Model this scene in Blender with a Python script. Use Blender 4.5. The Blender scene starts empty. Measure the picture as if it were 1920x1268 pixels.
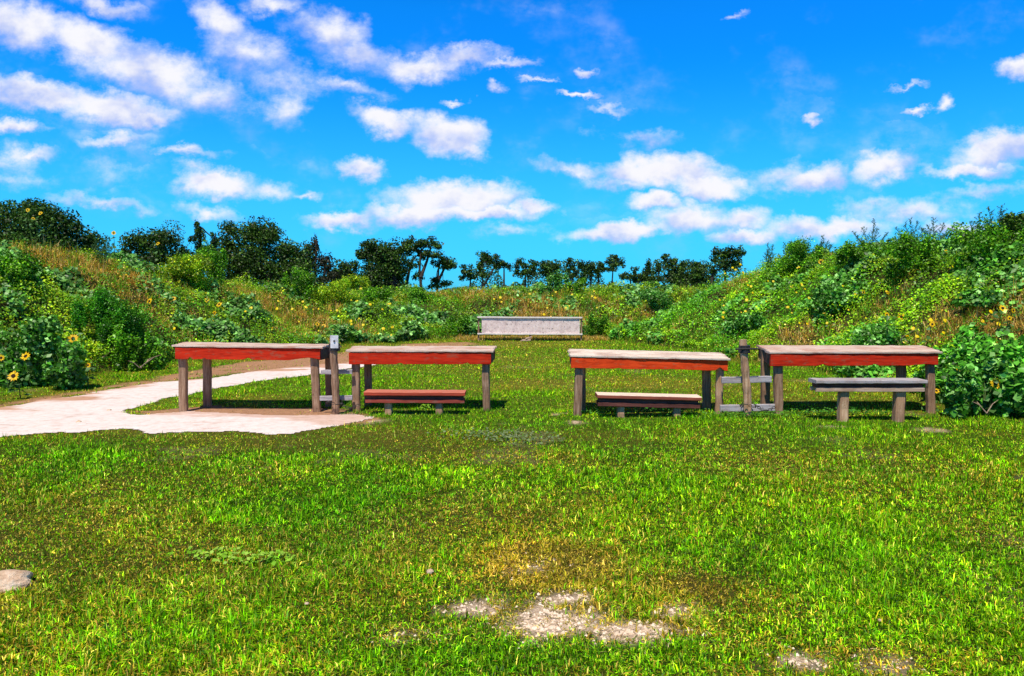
import bpy, math, random
import numpy as np
from mathutils import Vector
random.seed(7)
RNG = np.random.default_rng(7)
sc = bpy.context.scene
C = sc.collection

# ------------------------------------------------------------------ camera
F = 1400.0                      # focal length in photograph pixels (1920 wide)
CAMZ = 1.6
PITCH = math.atan(82 / F)
cam_d = bpy.data.cameras.new('camera'); cam = bpy.data.objects.new('camera', cam_d); C.objects.link(cam)
cam.location = (0, 0, CAMZ); cam.rotation_euler = (math.pi / 2 - PITCH, 0, 0)
cam_d.sensor_width = 36; cam_d.lens = F / 1920 * 36; cam_d.clip_start = .05; cam_d.clip_end = 5000
sc.camera = cam
sc.render.resolution_x = 1024; sc.render.resolution_y = 676
CP, SP = math.cos(PITCH), math.sin(PITCH)
def ray(px, py):
    u = (px - 960) / F; v = (634 - py) / F
    return (u, CP + v * SP, -SP + v * CP)
def at(px, py, Y):
    d = ray(px, py); t = Y / d[1]
    return Vector((d[0] * t, Y, CAMZ + d[2] * t))
def gp(px, py, z=0.0):
    d = ray(px, py); t = (z - CAMZ) / d[2]
    return Vector((d[0] * t, d[1] * t, z))

# ------------------------------------------------------------------ exposure, sun, sky
sc.view_settings.view_transform = 'Standard'; sc.view_settings.look = 'None'
sc.view_settings.exposure = 0.0; sc.view_settings.gamma = 1.0
SUNV = Vector((-.15, -.42, .85)).normalized()
SUN_EL = math.asin(SUNV.z)
sl = bpy.data.lights.new('sun', 'SUN'); sl.energy = 5.0; sl.angle = math.radians(.5); sl.color = (1, .91, .78)
so = bpy.data.objects.new('sun', sl); C.objects.link(so); so.rotation_euler = SUNV.to_track_quat('Z', 'Y').to_euler()
w = bpy.data.worlds.new('World'); sc.world = w; w.use_nodes = True
WT = w.node_tree; WT.nodes.clear()
class NT:
    def __init__(s, t): s.t = t
    def n(s, typ, **kw):
        nd = s.t.nodes.new(typ)
        for k, v in kw.items(): setattr(nd, k, v)
        return nd
    def l(s, a, b): s.t.links.new(a, b)
    def m(s, op, a, b=None, c=None, clamp=False):
        nd = s.n('ShaderNodeMath', operation=op); nd.use_clamp = clamp
        for i, x in enumerate((a, b, c)):
            if x is None: continue
            if isinstance(x, (int, float)): nd.inputs[i].default_value = x
            else: s.l(x, nd.inputs[i])
        return nd.outputs[0]
    def v(s, op, a, b=None):
        nd = s.n('ShaderNodeVectorMath', operation=op)
        for i, x in enumerate((a, b)):
            if x is None: continue
            if isinstance(x, (tuple, list)): nd.inputs[i].default_value = x
            else: s.l(x, nd.inputs[i])
        return nd.outputs[1] if op in ('LENGTH', 'DOT_PRODUCT') else nd.outputs[0]
    def noise(s, vec, scale, detail=4, rough=.55, dist=0, color=False):
        nd = s.n('ShaderNodeTexNoise'); nd.inputs['Scale'].default_value = scale
        nd.inputs['Detail'].default_value = detail; nd.inputs['Roughness'].default_value = rough
        nd.inputs['Distortion'].default_value = dist
        if vec is not None: s.l(vec, nd.inputs['Vector'])
        return nd.outputs['Color'] if color else nd.outputs['Fac']
    def ramp(s, fac, stops, interp='LINEAR'):
        nd = s.n('ShaderNodeValToRGB'); nd.color_ramp.interpolation = interp
        e = nd.color_ramp.elements
        e[0].position, e[0].color = stops[0][0], (*stops[0][1], 1)
        e[1].position, e[1].color = stops[-1][0], (*stops[-1][1], 1)
        for p, c in stops[1:-1]:
            x = e.new(p); x.color = (*c, 1)
        s.l(fac, nd.inputs[0]); return nd.outputs[0]
    def mix(s, fac, a, b, blend='MIX'):
        nd = s.n('ShaderNodeMix', data_type='RGBA', blend_type=blend)
        for i, x in ((0, fac), (6, a), (7, b)):
            if isinstance(x, (int, float)): nd.inputs[i].default_value = x
            elif isinstance(x, (tuple, list)): nd.inputs[i].default_value = (*x, 1)
            else: s.l(x, nd.inputs[i])
        return nd.outputs[2]
    def mr(s, x, a, b, c=0, d=1, smooth=True):
        nd = s.n('ShaderNodeMapRange', interpolation_type='SMOOTHSTEP' if smooth else 'LINEAR')
        s.l(x, nd.inputs[0])
        for i, q in enumerate((a, b, c, d)): nd.inputs[i + 1].default_value = q
        return nd.outputs[0]

T = NT(WT)
sky = T.n('ShaderNodeTexSky', sky_type='NISHITA'); sky.sun_disc = False
sky.sun_elevation = SUN_EL; sky.sun_rotation = math.atan2(SUNV.x, SUNV.y)
sky.altitude = 0; sky.air_density = 1.0; sky.dust_density = .3; sky.ozone_density = 4.0
tc = T.n('ShaderNodeTexCoord')
sep = T.n('ShaderNodeSeparateXYZ'); T.l(tc.outputs['Generated'], sep.inputs[0])
ysafe = T.m('MAXIMUM', T.m('ABSOLUTE', sep.outputs[1]), .08)
u_ = T.m('DIVIDE', sep.outputs[0], ysafe); v_ = T.m('DIVIDE', sep.outputs[2], ysafe)
uv = T.n('ShaderNodeCombineXYZ'); T.l(u_, uv.inputs[0]); T.l(v_, uv.inputs[1])
T.l(T.m('MULTIPLY', T.m('SIGN', sep.outputs[1]), 3.0), uv.inputs[2])
UV = uv.outputs[0]
# irregular outlines: warp the direction coordinates before the cloud banks are placed
wst = T.n('ShaderNodeMapping'); T.l(UV, wst.inputs[0]); wst.inputs['Scale'].default_value = (1, 1.3, 1)
w1 = T.v('SUBTRACT', T.noise(wst.outputs[0], 9, 3, .6, color=True), (.5, .5, .5))
w2 = T.v('SUBTRACT', T.noise(wst.outputs[0], 34, 4, .65, color=True), (.5, .5, .5))
wp = T.v('ADD', T.v('MULTIPLY', w1, (.06, .045, 0)), T.v('MULTIPLY', w2, (.034, .032, 0)))
WUV = T.v('ADD', UV, wp)
CL = [  # cloud banks: azimuth/elevation given through photograph pixels: x, y, rx, ry, tilt, thickness
 (40,45,120,42,12,.85),(170,85,150,40,18,.8),(290,140,150,44,15,.75),(400,185,80,38,5,.7),(60,180,130,30,5,1),(210,203,120,36,8,1),
 (275,228,50,18,0,.9),(25,238,60,14,5,.8),(45,288,60,14,0,.6),(15,300,60,26,0,.35),(418,40,55,32,25,.62),(470,100,80,42,20,.62),(530,150,80,26,5,.34),
 (530,205,34,36,20,.5),(620,58,75,38,15,.6),(680,105,75,34,15,.66),(800,125,85,26,-8,.8),(880,108,70,18,5,.7),(940,121,60,9,0,.7),
 (728,226,66,27,10,1),(840,256,75,38,20,1.1),(884,288,34,22,10,.8),(675,322,42,21,5,.9),(405,345,80,27,0,1),(510,352,50,14,0,.35),
 (850,375,120,34,0,1.1),(790,400,120,20,0,1),(900,402,120,16,0,1),(990,393,42,14,0,.8),(640,413,64,19,0,1),
 (1235,325,130,34,3,1.15),(1330,350,90,25,3,1.05),(1170,345,70,18,0,.7),(1080,322,60,14,5,.45),(1228,384,62,17,0,.95),
 (1290,412,75,30,-8,1),(1170,440,110,19,-3,1),(1385,412,60,22,0,.8),(1395,440,66,15,0,.8),(1480,330,70,24,0,.45),(1535,335,55,27,-10,.95),(1655,318,62,32,-15,1),
 (1880,285,100,32,-10,1),(1830,318,100,14,0,.8),(1905,128,44,24,0,1),(1550,425,110,24,0,.95),(1700,395,120,22,0,.45),(1722,208,34,8,0,.8),(1775,205,15,13,0,.6),
 (1532,230,18,9,0,.7),(1095,140,20,10,10,.8),(1080,180,42,6,5,.8),(1012,150,25,5,0,.5),(930,160,22,9,0,.6),(1372,32,20,8,-20,.6),(1200,258,60,14,10,.35),
 (190,382,90,12,10,.5),(400,398,60,15,5,.55),(205,265,70,12,0,.55),(350,290,70,10,5,.5),(190,10,80,16,15,.6),(510,10,46,18,0,.6),(1155,205,50,8,0,.35),
 (650,165,70,14,10,.45),(850,188,22,5,0,.5),(1850,360,90,14,-5,.45),(1790,425,60,16,0,.7),(1640,385,60,14,0,.4),(580,362,30,8,0,.5),(960,435,60,10,0,.3),(360,320,30,12,0,.4),(1700,168,30,5,0,.4),(20,340,60,14,0,.3)]
acc = None; yl = None; base_uv = WUV
for ic, (px, py, rx, ry, tilt, th) in enumerate(CL):
    if ic and ic % 5 == 0: base_uv = T.v('ADD', WUV, T.m('MULTIPLY', acc, 1e-7))   # evaluate the banks in order
    d = ray(px, py)
    mp = T.n('ShaderNodeMapping', vector_type='TEXTURE'); T.l(base_uv, mp.inputs[0])
    mp.inputs['Location'].default_value = (d[0] / d[1], d[2] / d[1], 3)
    mp.inputs['Rotation'].default_value = (0, 0, -math.radians(tilt))
    mp.inputs['Scale'].default_value = (rx / F * 1.02, ry / F * 1.02, 1)
    k = T.m('MULTIPLY_ADD', T.v('LENGTH', mp.outputs[0]), -th, th * 1.15)
    sp_ = T.n('ShaderNodeSeparateXYZ'); T.l(mp.outputs[0], sp_.inputs[0]); yy = sp_.outputs[1]
    if acc is None: yl = yy
    else:
        sel = T.mr(T.m('SUBTRACT', k, acc), -.25, .25)
        yl = T.m('MULTIPLY_ADD', T.m('SUBTRACT', yy, yl), sel, yl)
    acc = k if acc is None else T.m('SMOOTH_MAX', acc, k, .12)
fluff = T.noise(wst.outputs[0], 19, 8, .64)
wide = T.noise(wst.outputs[0], 5, 5, .6)
dens = T.m('ADD', acc, T.m('MULTIPLY', T.m('SUBTRACT', fluff, .52), 1.4))
body = T.mr(dens, -.16, .74)
# thin veils
veil = T.m('MULTIPLY', T.mr(wide, .50, .78), T.mr(fluff, .34, .66)); veil = T.m('MULTIPLY', veil, T.mr(u_, .15, -.35, .30, .62))
cover = T.m('MAXIMUM', body, veil)
cover = T.m('MULTIPLY', cover, T.mr(sep.outputs[2], -.01, .03))
# undersides: thickness sampled a little higher up
shade = T.noise(T.v('ADD', wst.outputs[0], (.0, .02, 0)), 13, 4, .55)
lit = T.m('ADD', T.m('MULTIPLY', yl, .55), T.m('MULTIPLY', T.m('SUBTRACT', shade, .5), 3.4))
ccol = T.mix(T.mr(lit, -.75, .35), (.50, .58, .92), (.95, .95, 1.0))
ccol = T.mix(T.mr(dens, .75, 1.3, 0, .5), ccol, (.96, .94, 1.0))
cover = T.m('MULTIPLY', cover, T.mr(lit, -1.1, .2, .78, 1.0))
skc = T.mix(1.0, sky.outputs[0], (.055 * .05, .055 * 2.05, .055 * 4.3), 'MULTIPLY')
lowb = T.mr(sep.outputs[2], .30, .0)
skc = T.mix(T.m('MULTIPLY', lowb, .62), skc, (.10, .64, 1.0))
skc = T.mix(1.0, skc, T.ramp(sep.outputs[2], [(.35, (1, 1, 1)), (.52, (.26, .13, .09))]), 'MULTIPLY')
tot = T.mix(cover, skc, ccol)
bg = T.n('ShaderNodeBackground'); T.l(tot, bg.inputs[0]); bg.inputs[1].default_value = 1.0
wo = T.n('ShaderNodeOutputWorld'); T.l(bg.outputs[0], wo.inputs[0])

# ------------------------------------------------------------------ numpy noise
def _h(ix, iy, s):
    n = (ix.astype(np.int64) * 374761393 + iy.astype(np.int64) * 668265263 + s * 1442695041) & 0x7fffffff
    n = ((n ^ (n >> 13)) * 1274126177) & 0x7fffffff
    n = (n ^ (n >> 16)) & 0xffff
    return n / 65535.0
def vn(x, y, s=0):
    x = np.asarray(x, float); y = np.asarray(y, float)
    ix = np.floor(x); iy = np.floor(y); fx = x - ix; fy = y - iy
    fx = fx * fx * (3 - 2 * fx); fy = fy * fy * (3 - 2 * fy)
    a = _h(ix, iy, s); b = _h(ix + 1, iy, s); c = _h(ix, iy + 1, s); d = _h(ix + 1, iy + 1, s)
    return (a * (1 - fx) + b * fx) * (1 - fy) + (c * (1 - fx) + d * fx) * fy
def fbm(x, y, s=0, o=4):
    t = 0; a = .5; q = 0
    for i in range(o):
        t = t + a * vn(x * 2 ** i + 17.3 * i, y * 2 ** i - 9.1 * i, s + i); q += a; a *= .5
    return t / q
def sstep(x, a, b):
    t = np.clip((x - a) / (b - a), 0, 1); return t * t * (3 - 2 * t)

# ------------------------------------------------------------------ terrain
LB = [(-9.6,-12,2.9,4.3),(-9.2,8,3.0,4.3),(-8.7,12.4,2.95,4.2),(-8.0,17.3,2.55,4.2),(-5.5,22.6,1.85,4.2),(-2.7,26.0,1.2,3.8),(-.8,28.2,.9,3.6)]
BB = [(-12,29.5,1.5,3.6),(-4,27.4,1.5,3.8),(3.6,27.2,1.66,3.8),(14,27.8,1.6,3.8)]
RB = [(3.1,27.5,.8,4.6),(3.3,25.8,1.6,4.9),(4.1,23.4,2.55,4.8),(5.3,20,2.7,4.4),(6.2,16,2.6,4.0),(6.1,10.6,2.45,3.9),(6.5,7.5,2.4,3.9),(7.0,-12,2.4,3.9)]
def berm(x, y, P):
    best = np.full(x.shape, 1e9); D = np.zeros(x.shape); H = np.zeros(x.shape); R = np.ones(x.shape)
    for a, b in zip(P[:-1], P[1:]):
        dx, dy = b[0] - a[0], b[1] - a[1]; L2 = dx * dx + dy * dy
        t = np.clip(((x - a[0]) * dx + (y - a[1]) * dy) / L2, 0, 1)
        ex = x - a[0] - t * dx; ey = y - a[1] - t * dy
        dist = np.hypot(ex, ey); side = -(dx * ey - dy * ex)      # left side of travel is outward when negative cross
        sg = np.where(side < 0, 1.0, -1.0)
        m = dist < best
        best = np.where(m, dist, best); D = np.where(m, dist * sg, D)
        H = np.where(m, a[2] + (b[2] - a[2]) * t, H); R = np.where(m, a[3] + (b[3] - a[3]) * t, R)
    return D, H, R
def bh(x, y, P):
    D, H, R = berm(x, y, P)
    D = D + (fbm(x * .55, y * .55, 31, 3) - .5) * 1.1
    t = D / R
    up = np.clip(t, 0, 1); prof = up + .10 * np.sin(up * np.pi * 2) * -.35
    prof = np.where(t > .8, .8 + .2 * np.sin(np.clip((t - .8) / .4, 0, 1) * np.pi / 2) - 0.0, prof)
    down = sstep(t, 1.25, 2.7)
    prof = prof * (1 - down)
    return np.where(t > 0, H * prof, 0.0), t
def terr(x, y):
    x = np.asarray(x, float); y = np.asarray(y, float)
    # travel direction of LB/BB runs with the lawn on its right, RB too
    a, ta = bh(x, y, LB); b, tb = bh(x, y, BB); c, tc_ = bh(x, y, RB)
    h = np.maximum(np.maximum(a, b), c)
    which = np.where((a >= b) & (a >= c), 0, np.where(b >= c, 1, 2))
    t = np.where(which == 0, ta, np.where(which == 1, tb, tc_))
    hh = h + np.clip(h, 0, 1) * (fbm(x * .9, y * .9, 5, 4) - .5) * .55
    hh = hh + (fbm(x * .8, y * .8, 9, 3) - .5) * .03
    return hh, h, which, t
def tz(x, y): return float(terr(np.array([x]), np.array([y]))[0][0])
def hit(px, py, off=0.0):
    d = ray(px, py); t = np.arange(3, 60, .05)
    X = d[0] * t; Y = d[1] * t; Z = CAMZ + d[2] * t
    gap_ = Z - (terr(X, Y)[0] + off); k = np.nonzero(gap_ < 0)[0]
    if len(k) == 0:
        m = (Y > 8) & (Y < 36) & (terr(X, Y)[1] > .3)
        if not m.any(): return None
        k = np.argmin(np.where(m, gap_, 9)); return Vector((X[k], Y[k], Z[k]))
    k = k[0]; return Vector((X[k], Y[k], Z[k]))

def inpoly(x, y, P):
    c = np.zeros(x.shape, bool); dm = np.full(x.shape, 1e9); n = len(P)
    for i in range(n):
        ax, ay = P[i]; bx, by = P[(i + 1) % n]
        with np.errstate(divide='ignore', invalid='ignore'):
            cr = ((ay > y) != (by > y)) & (x < (bx - ax) * (y - ay) / (by - ay + 1e-12) + ax)
        c ^= cr
        dx, dy = bx - ax, by - ay
        t = np.clip(((x - ax) * dx + (y - ay) * dy) / (dx * dx + dy * dy + 1e-12), 0, 1)
        dm = np.minimum(dm, np.hypot(x - ax - t * dx, y - ay - t * dy))
    return np.where(c, dm, -dm)
def wp_(L): return [tuple(gp(a, b)[:2]) for a, b in L]
PATHP = wp_([(-420,868),(-200,840),(0,822),(100,812),(240,806),(300,812),(420,811),(560,812),(640,800),(692,783),(660,777),(600,777),(500,779),(420,771),(360,773),(300,777),
  (255,779),(236,769),(290,755),(335,744),(385,733),(440,722),(520,711),(600,700),(660,690),(705,683),(700,677),(600,684),(520,692),(440,703),(400,708),(300,718),(200,732),(110,747),(60,754),(0,767),(-200,790),(-420,812)])
DIRTP = wp_([(-200,792),(0,768),(110,747),(200,730),(300,716),(400,706),(600,688),(700,681),(790,662),(900,645),(880,641),(760,645),(640,661),(560,669),(430,683),(330,701),(150,733),(0,756),(-200,780)])
DIRT2 = wp_([(236,772),(300,781),(420,782),(520,786),(640,800),(700,786),(665,769),(600,766),(500,766),(400,762),(300,769)])
def pathm(x, y):
    return inpoly(x, y, PATHP) + (fbm(x * 2.2, y * 2.2, 40, 5) - .5) * .44
def gs(x, y, px, py, rx, ry):       # a patch on the lawn, given by where it lies in the photograph
    p = gp(px, py); q = gp(px, py - ry)
    return np.exp(-(((x - p.x) / (rx / F * p.y)) ** 2 + ((y - p.y) / max(.12, q.y - p.y)) ** 2))
def bare(x, y):
    b = .0
    for a in [(1040,1165,110,30,1.0),(900,1140,80,14,.8),(1180,1185,110,16,.8),(1060,1125,60,16,.8),(780,1190,90,8,.42),(985,1060,70,25,.42),(1260,1150,60,12,.5),(1500,1240,60,10,.62),
              (1680,1255,90,10,.55),(1082,792,22,6,.62),(1745,806,36,5,.66),(1050,776,22,4,.5),(1330,1150,30,20,.4),(700,790,40,8,.6),(1560,800,60,5,.4)]:
        b = np.maximum(b, gs(x, y, *a[:4]) * a[4])
    b = b * (.25 + 1.75 * fbm(x * 7, y * 7, 61, 5))
    d1 = inpoly(x, y, DIRTP) + (fbm(x * 1.8, y * 1.8, 44, 4) - .5) * .5
    d2 = inpoly(x, y, DIRT2) + (fbm(x * 3, y * 3, 47, 4) - .5) * .25
    b = np.maximum(b, .93 * sstep(d1, -.3, .3) * (.35 + 1.1 * fbm(x * 2.5, y * 5, 62, 4))); b = np.maximum(b, .97 * sstep(d2, -.08, .1))
    g = fbm(x * 1.1, y * 1.1, 71, 4)
    return np.clip(np.maximum(b, .35 * sstep(g, .62, .75)), 0, 1), sstep(np.maximum(d1, d2), -.15, .05)
def dry(x, y):
    d = sstep(fbm(x * .55, y * .45, 81, 5), .42, .68) * .5
    for a in [(1030,1060,190,60,1.0),(1300,1100,170,50,.8),(60,960,150,40,.45),(1000,980,260,40,.35),(1480,880,220,40,.5),(1700,880,300,40,.35),(1080,820,260,20,.3),
              (400,900,300,30,.3),(750,950,150,30,.3),(1600,1230,300,25,.45),(960,680,200,22,.38),(960,645,200,10,.6),(860,820,120,14,.4),(760,1215,100,20,.35),(1850,1000,80,40,.4)]:
        d = np.maximum(d, gs(x, y, *a[:4]) * a[4])
    for a in [(600,950,130,40,.6),(420,1180,300,60,.45),(1500,1060,200,40,.5),(1200,1230,300,30,.5),(1000,900,300,25,.5),(1780,1130,160,50,.45),(820,1240,200,20,.5),(1330,790,300,10,.6),(750,785,120,12,.5),(100,850,200,20,.3),(900,755,100,15,.5)]:
        d = d - gs(x, y, *a[:4]) * a[4]
    return np.clip(d + .12 * (fbm(x * 4, y * 4, 83, 3) - .4), 0, 1)

# ------------------------------------------------------------------ mesh builders
def arrmesh(name, V, T3, col=None, mat=None, parent=None, loc=None, smooth=False):
    V = np.asarray(V, np.float32).reshape(-1, 3); T3 = np.asarray(T3, np.int32).reshape(-1, 3)
    if loc is not None: V = V - np.array(loc, np.float32)
    me = bpy.data.meshes.new(name)
    me.vertices.add(len(V)); me.vertices.foreach_set('co', V.ravel())
    me.loops.add(T3.size); me.loops.foreach_set('vertex_index', T3.ravel())
    me.polygons.add(len(T3)); me.polygons.foreach_set('loop_start', np.arange(0, T3.size, 3, dtype=np.int32))
    if smooth: me.polygons.foreach_set('use_smooth', np.ones(len(T3), bool))
    me.update(calc_edges=True)
    if col is not None:
        ca = me.color_attributes.new('Col', 'FLOAT_COLOR', 'POINT')
        c4 = np.ones((len(V), 4), np.float32); c4[:, :3] = col; ca.data.foreach_set('color', c4.ravel())
    if mat: me.materials.append(mat)
    o = bpy.data.objects.new(name, me); C.objects.link(o)
    if parent is not None: o.parent = parent
    elif loc is not None: o.location = loc
    return o
class MB:
    def __init__(s): s.v = []; s.f = []
    def add(s, vs, fs):
        k = len(s.v); s.v += [Vector(v) for v in vs]; s.f += [[i + k for i in f] for f in fs]
    def beam(s, p0, p1, wd, w, t, cham=.008, seg=10, jit=.002, notch=None, taper=1.0):
        # p0-p1 axis, wd = direction of the width w; t = other size; chamfered section
        p0, p1 = Vector(p0), Vector(p1); ax = (p1 - p0).normalized()
        wd = Vector(wd); wd = (wd - ax * wd.dot(ax)).normalized(); td = ax.cross(wd)
        a, b, c = w / 2, t / 2, cham
        sec = [(-a + c, -b), (a - c, -b), (a, -b + c), (a, b - c), (a - c, b), (-a + c, b), (-a, b - c), (-a, -b + c)]
        vs = []
        for i in range(seg + 1):
            q = i / seg; o = p0.lerp(p1, q); k = 1 + (taper - 1) * q
            e = Vector((random.gauss(0, jit), random.gauss(0, jit), random.gauss(0, jit)))
            for (x, y) in sec:
                n = 0
                if notch and x < 0: n = notch(q)
                vs.append(o + wd * (x * k + n) + td * y * k + e)
        fs = [[7, 6, 5, 4, 3, 2, 1, 0], [seg * 8 + j for j in range(8)]]
        for i in range(seg):
            for j in range(8):
                fs.append([i * 8 + j, i * 8 + (j + 1) % 8, (i + 1) * 8 + (j + 1) % 8, (i + 1) * 8 + j])
        s.add(vs, fs)
    def tube(s, pts, r, n=8, close=False, jit=0):
        pts = [Vector(p) for p in pts]; m = len(pts); vs = []
        for i, p in enumerate(pts):
            if close: a = pts[(i + 1) % m] - pts[i - 1]
            else: a = pts[min(i + 1, m - 1)] - pts[max(i - 1, 0)]
            a.normalize(); h = Vector((0, 0, 1)) if abs(a.z) < .9 else Vector((1, 0, 0))
            x = a.cross(h).normalized(); y = a.cross(x); rr = r[i] if isinstance(r, (list, tuple)) else r
            for k in range(n):
                g = 2 * math.pi * k / n; q = rr * (1 + random.uniform(-jit, jit))
                vs.append(p + x * math.cos(g) * q + y * math.sin(g) * q)
        fs = []
        for i in range(m if close else m - 1):
            for k in range(n):
                fs.append([i * n + k, i * n + (k + 1) % n, ((i + 1) % m) * n + (k + 1) % n, ((i + 1) % m) * n + k])
        if not close: fs += [list(range(n))[::-1], [(m - 1) * n + k for k in range(n)]]
        s.add(vs, fs)
    def build(s, name, mat, parent=None, loc=(0, 0, 0), smooth=False):
        me = bpy.data.meshes.new(name); l = Vector(loc)
        me.from_pydata([v - l for v in s.v], [], s.f); me.materials.append(mat)
        if smooth: me.polygons.foreach_set('use_smooth', [True] * len(me.polygons))
        me.update(); o = bpy.data.objects.new(name, me); C.objects.link(o)
        if parent is not None: o.parent = parent
        else: o.location = l
        return o
def tag(o, label=None, cat=None, group=None, kind=None):
    if label: o['label'] = label
    if cat: o['category'] = cat
    if group: o['group'] = group
    if kind: o['kind'] = kind
    return o
def empty(name, loc, label, cat, group=None):
    o = bpy.data.objects.new(name, None); C.objects.link(o); o.location = loc; o.empty_display_size = .2
    return tag(o, label, cat, group)

# ------------------------------------------------------------------ materials
def newmat(name):
    m = bpy.data.materials.new(name); m.use_nodes = True; t = NT(m.node_tree); t.t.nodes.clear()
    out = t.n('ShaderNodeOutputMaterial'); return m, t, out
def leafmat(name, trans=.35, gloss=.06, rough=.45, nz=.0, tint=(1, 1, 1)):
    m, t, out = newmat(name)
    a = t.n('ShaderNodeAttribute', attribute_name='Col')
    col = a.outputs['Color']
    d = t.n('ShaderNodeBsdfDiffuse'); t.l(col, d.inputs[0])
    tr = t.n('ShaderNodeBsdfTranslucent'); t.l(t.mix(1.0, col, (1.15, 1.25, .5), 'MULTIPLY'), tr.inputs[0])
    g = t.n('ShaderNodeBsdfGlossy'); g.inputs['Roughness'].default_value = rough; g.inputs[0].default_value = (1, 1, 1, 1)
    m1 = t.n('ShaderNodeMixShader'); m1.inputs[0].default_value = trans; t.l(d.outputs[0], m1.inputs[1]); t.l(tr.outputs[0], m1.inputs[2])
    m2 = t.n('ShaderNodeMixShader'); m2.inputs[0].default_value = gloss; t.l(m1.outputs[0], m2.inputs[1]); t.l(g.outputs[0], m2.inputs[2])
    t.l(m2.outputs[0], out.inputs[0]); return m
def pbr(name, colf, rough=.8, bump=None, bs=.4, bd=.004, spec=.3):
    m, t, out = newmat(name)
    tcn = t.n('ShaderNodeTexCoord'); p = t.n('ShaderNodeBsdfPrincipled')
    col = colf(t, tcn)
    if isinstance(col, tuple): p.inputs['Base Color'].default_value = (*col, 1)
    else: t.l(col, p.inputs['Base Color'])
    p.inputs['Roughness'].default_value = rough; p.inputs['Specular IOR Level'].default_value = spec
    if bump:
        b = t.n('ShaderNodeBump'); b.inputs['Strength'].default_value = bs; b.inputs['Distance'].default_value = bd
        t.l(bump(t, tcn), b.inputs['Height']); t.l(b.outputs[0], p.inputs['Normal'])
    t.l(p.outputs[0], out.inputs[0]); return m
def stretch(t, tcn, sx, sy, sz, what='Object'):
    mp = t.n('ShaderNodeMapping'); mp.inputs['Scale'].default_value = (sx, sy, sz); t.l(tcn.outputs[what], mp.inputs[0]); return mp.outputs[0]
def wood(name, cols, axis='x', rough=.85, stain=None, spec=.25):
    sc_ = {'x': (1.5, 28, 28), 'z': (26, 26, 1.6)}[axis]
    def cf(t, tcn):
        g = t.noise(stretch(t, tcn, *sc_), 1.6, 7, .7, .6)
        c = t.ramp(g, [(.28, cols[0]), (.5, cols[1]), (.72, cols[2])])
        b = t.noise(tcn.outputs['Object'], 3.2, 5, .65)
        c = t.mix(t.mr(b, .42, .68, 0, .7), c, stain or tuple(x * .45 for x in cols[0]))
        k = t.noise(tcn.outputs['Object'], 60, 2, .5)
        return t.mix(t.mr(k, .64, .72, 0, .6), c, tuple(x * .3 for x in cols[0]))
    def bf(t, tcn): return t.noise(stretch(t, tcn, *sc_), 2.2, 6, .75, .4)
    return pbr(name, cf, rough, bf, .8, .006, spec)
M_top = wood('weathered_board', [(.34,.23,.17),(.66,.51,.43),(.88,.75,.66)], 'x', .8, (.45,.20,.13))
M_top2 = wood('bleached_board', [(.42,.32,.25),(.80,.67,.56),(.96,.86,.76)], 'x', .8, (.42,.26,.20))
def redpaint(name, a, b, worn, amt):
    def cf(t, tcn):
        g = t.noise(stretch(t, tcn, 2, 22, 22), 1.4, 7, .7, .5)
        c = t.ramp(g, [(.3, tuple(q * .7 for q in a)), (.62, b)])
        wv = t.noise(stretch(t, tcn, 3, 9, 9), 2.6, 8, .72)
        c = t.mix(t.mr(wv, .60 - amt, .68 - amt, 0, .75), c, worn)
        k = t.noise(stretch(t, tcn, 6, 14, 14), 3.4, 4, .6)
        return t.mix(t.mr(k, .66, .72, 0, .7), c, (.05, .018, .012))
    def bf(t, tcn): return t.noise(stretch(t, tcn, 1.5, 30, 30), 2, 6, .7, .4)
    return pbr(name, cf, .7, bf, .6, .004, .12)
M_red = redpaint('red_paint', (.44,.014,.004), (.66,.036,.010), (.34,.09,.05), .06)
M_red_b = redpaint('orange_red_paint', (.62,.034,.005), (.90,.085,.015), (.5,.14,.06), .04)
M_red_d = redpaint('faded_red_paint', (.26,.045,.035), (.42,.085,.06), (.30,.13,.10), .05)
M_post = wood('weathered_post', [(.10,.05,.03),(.33,.20,.125),(.62,.45,.33)], 'z', .88, (.20,.11,.07))
M_post_b = wood('bare_post', [(.22,.11,.06),(.52,.32,.19),(.78,.57,.40)], 'z', .88, (.25,.14,.09))
M_grey = wood('grey_board', [(.22,.19,.21),(.44,.41,.44),(.64,.60,.62)], 'x', .85, (.30,.22,.19))
M_tan = wood('tan_board', [(.30,.19,.13),(.56,.40,.30),(.75,.60,.48)], 'x', .85, (.30,.17,.11))
M_brown_shade = wood('brown_and_shade_board', [(.07,.022,.018),(.16,.05,.04),(.26,.10,.08)], 'x', .7, (.05,.02,.018))  # brown bench boards; on table sides it paints in the shade
M_plate = pbr('grey_metal_plate', lambda t, c: t.ramp(t.noise(c.outputs['Object'], 20, 4), [(.35, (.55,.55,.60)), (.7, (.85,.85,.9))]), .5, spec=.5)
M_black = pbr('blackened_iron', lambda t, c: t.ramp(t.noise(c.outputs['Object'], 40, 4), [(.35, (.012,.012,.014)), (.7, (.05,.04,.038))]), .55, spec=.5)
def boardcol(t, c):
    g = t.noise(c.outputs['Object'], 5, 7, .8); k = t.noise(c.outputs['Object'], 13, 3, .6)
    col = t.ramp(g, [(.3, (.46,.33,.32)), (.5, (.82,.66,.63)), (.7, (.98,.84,.80))])
    col = t.mix(t.mr(k, .60, .68, 0, .8), col, (.20,.16,.17))
    return t.mix(t.mr(t.noise(c.outputs['Object'], 1.6, 3, .5), .6, .72, 0, .35), col, (.3,.24,.25))
M_board = pbr('shot_marked_board', boardcol, .8, lambda t, c: t.noise(c.outputs['Object'], 24, 3, .6), .5, .01)
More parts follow.
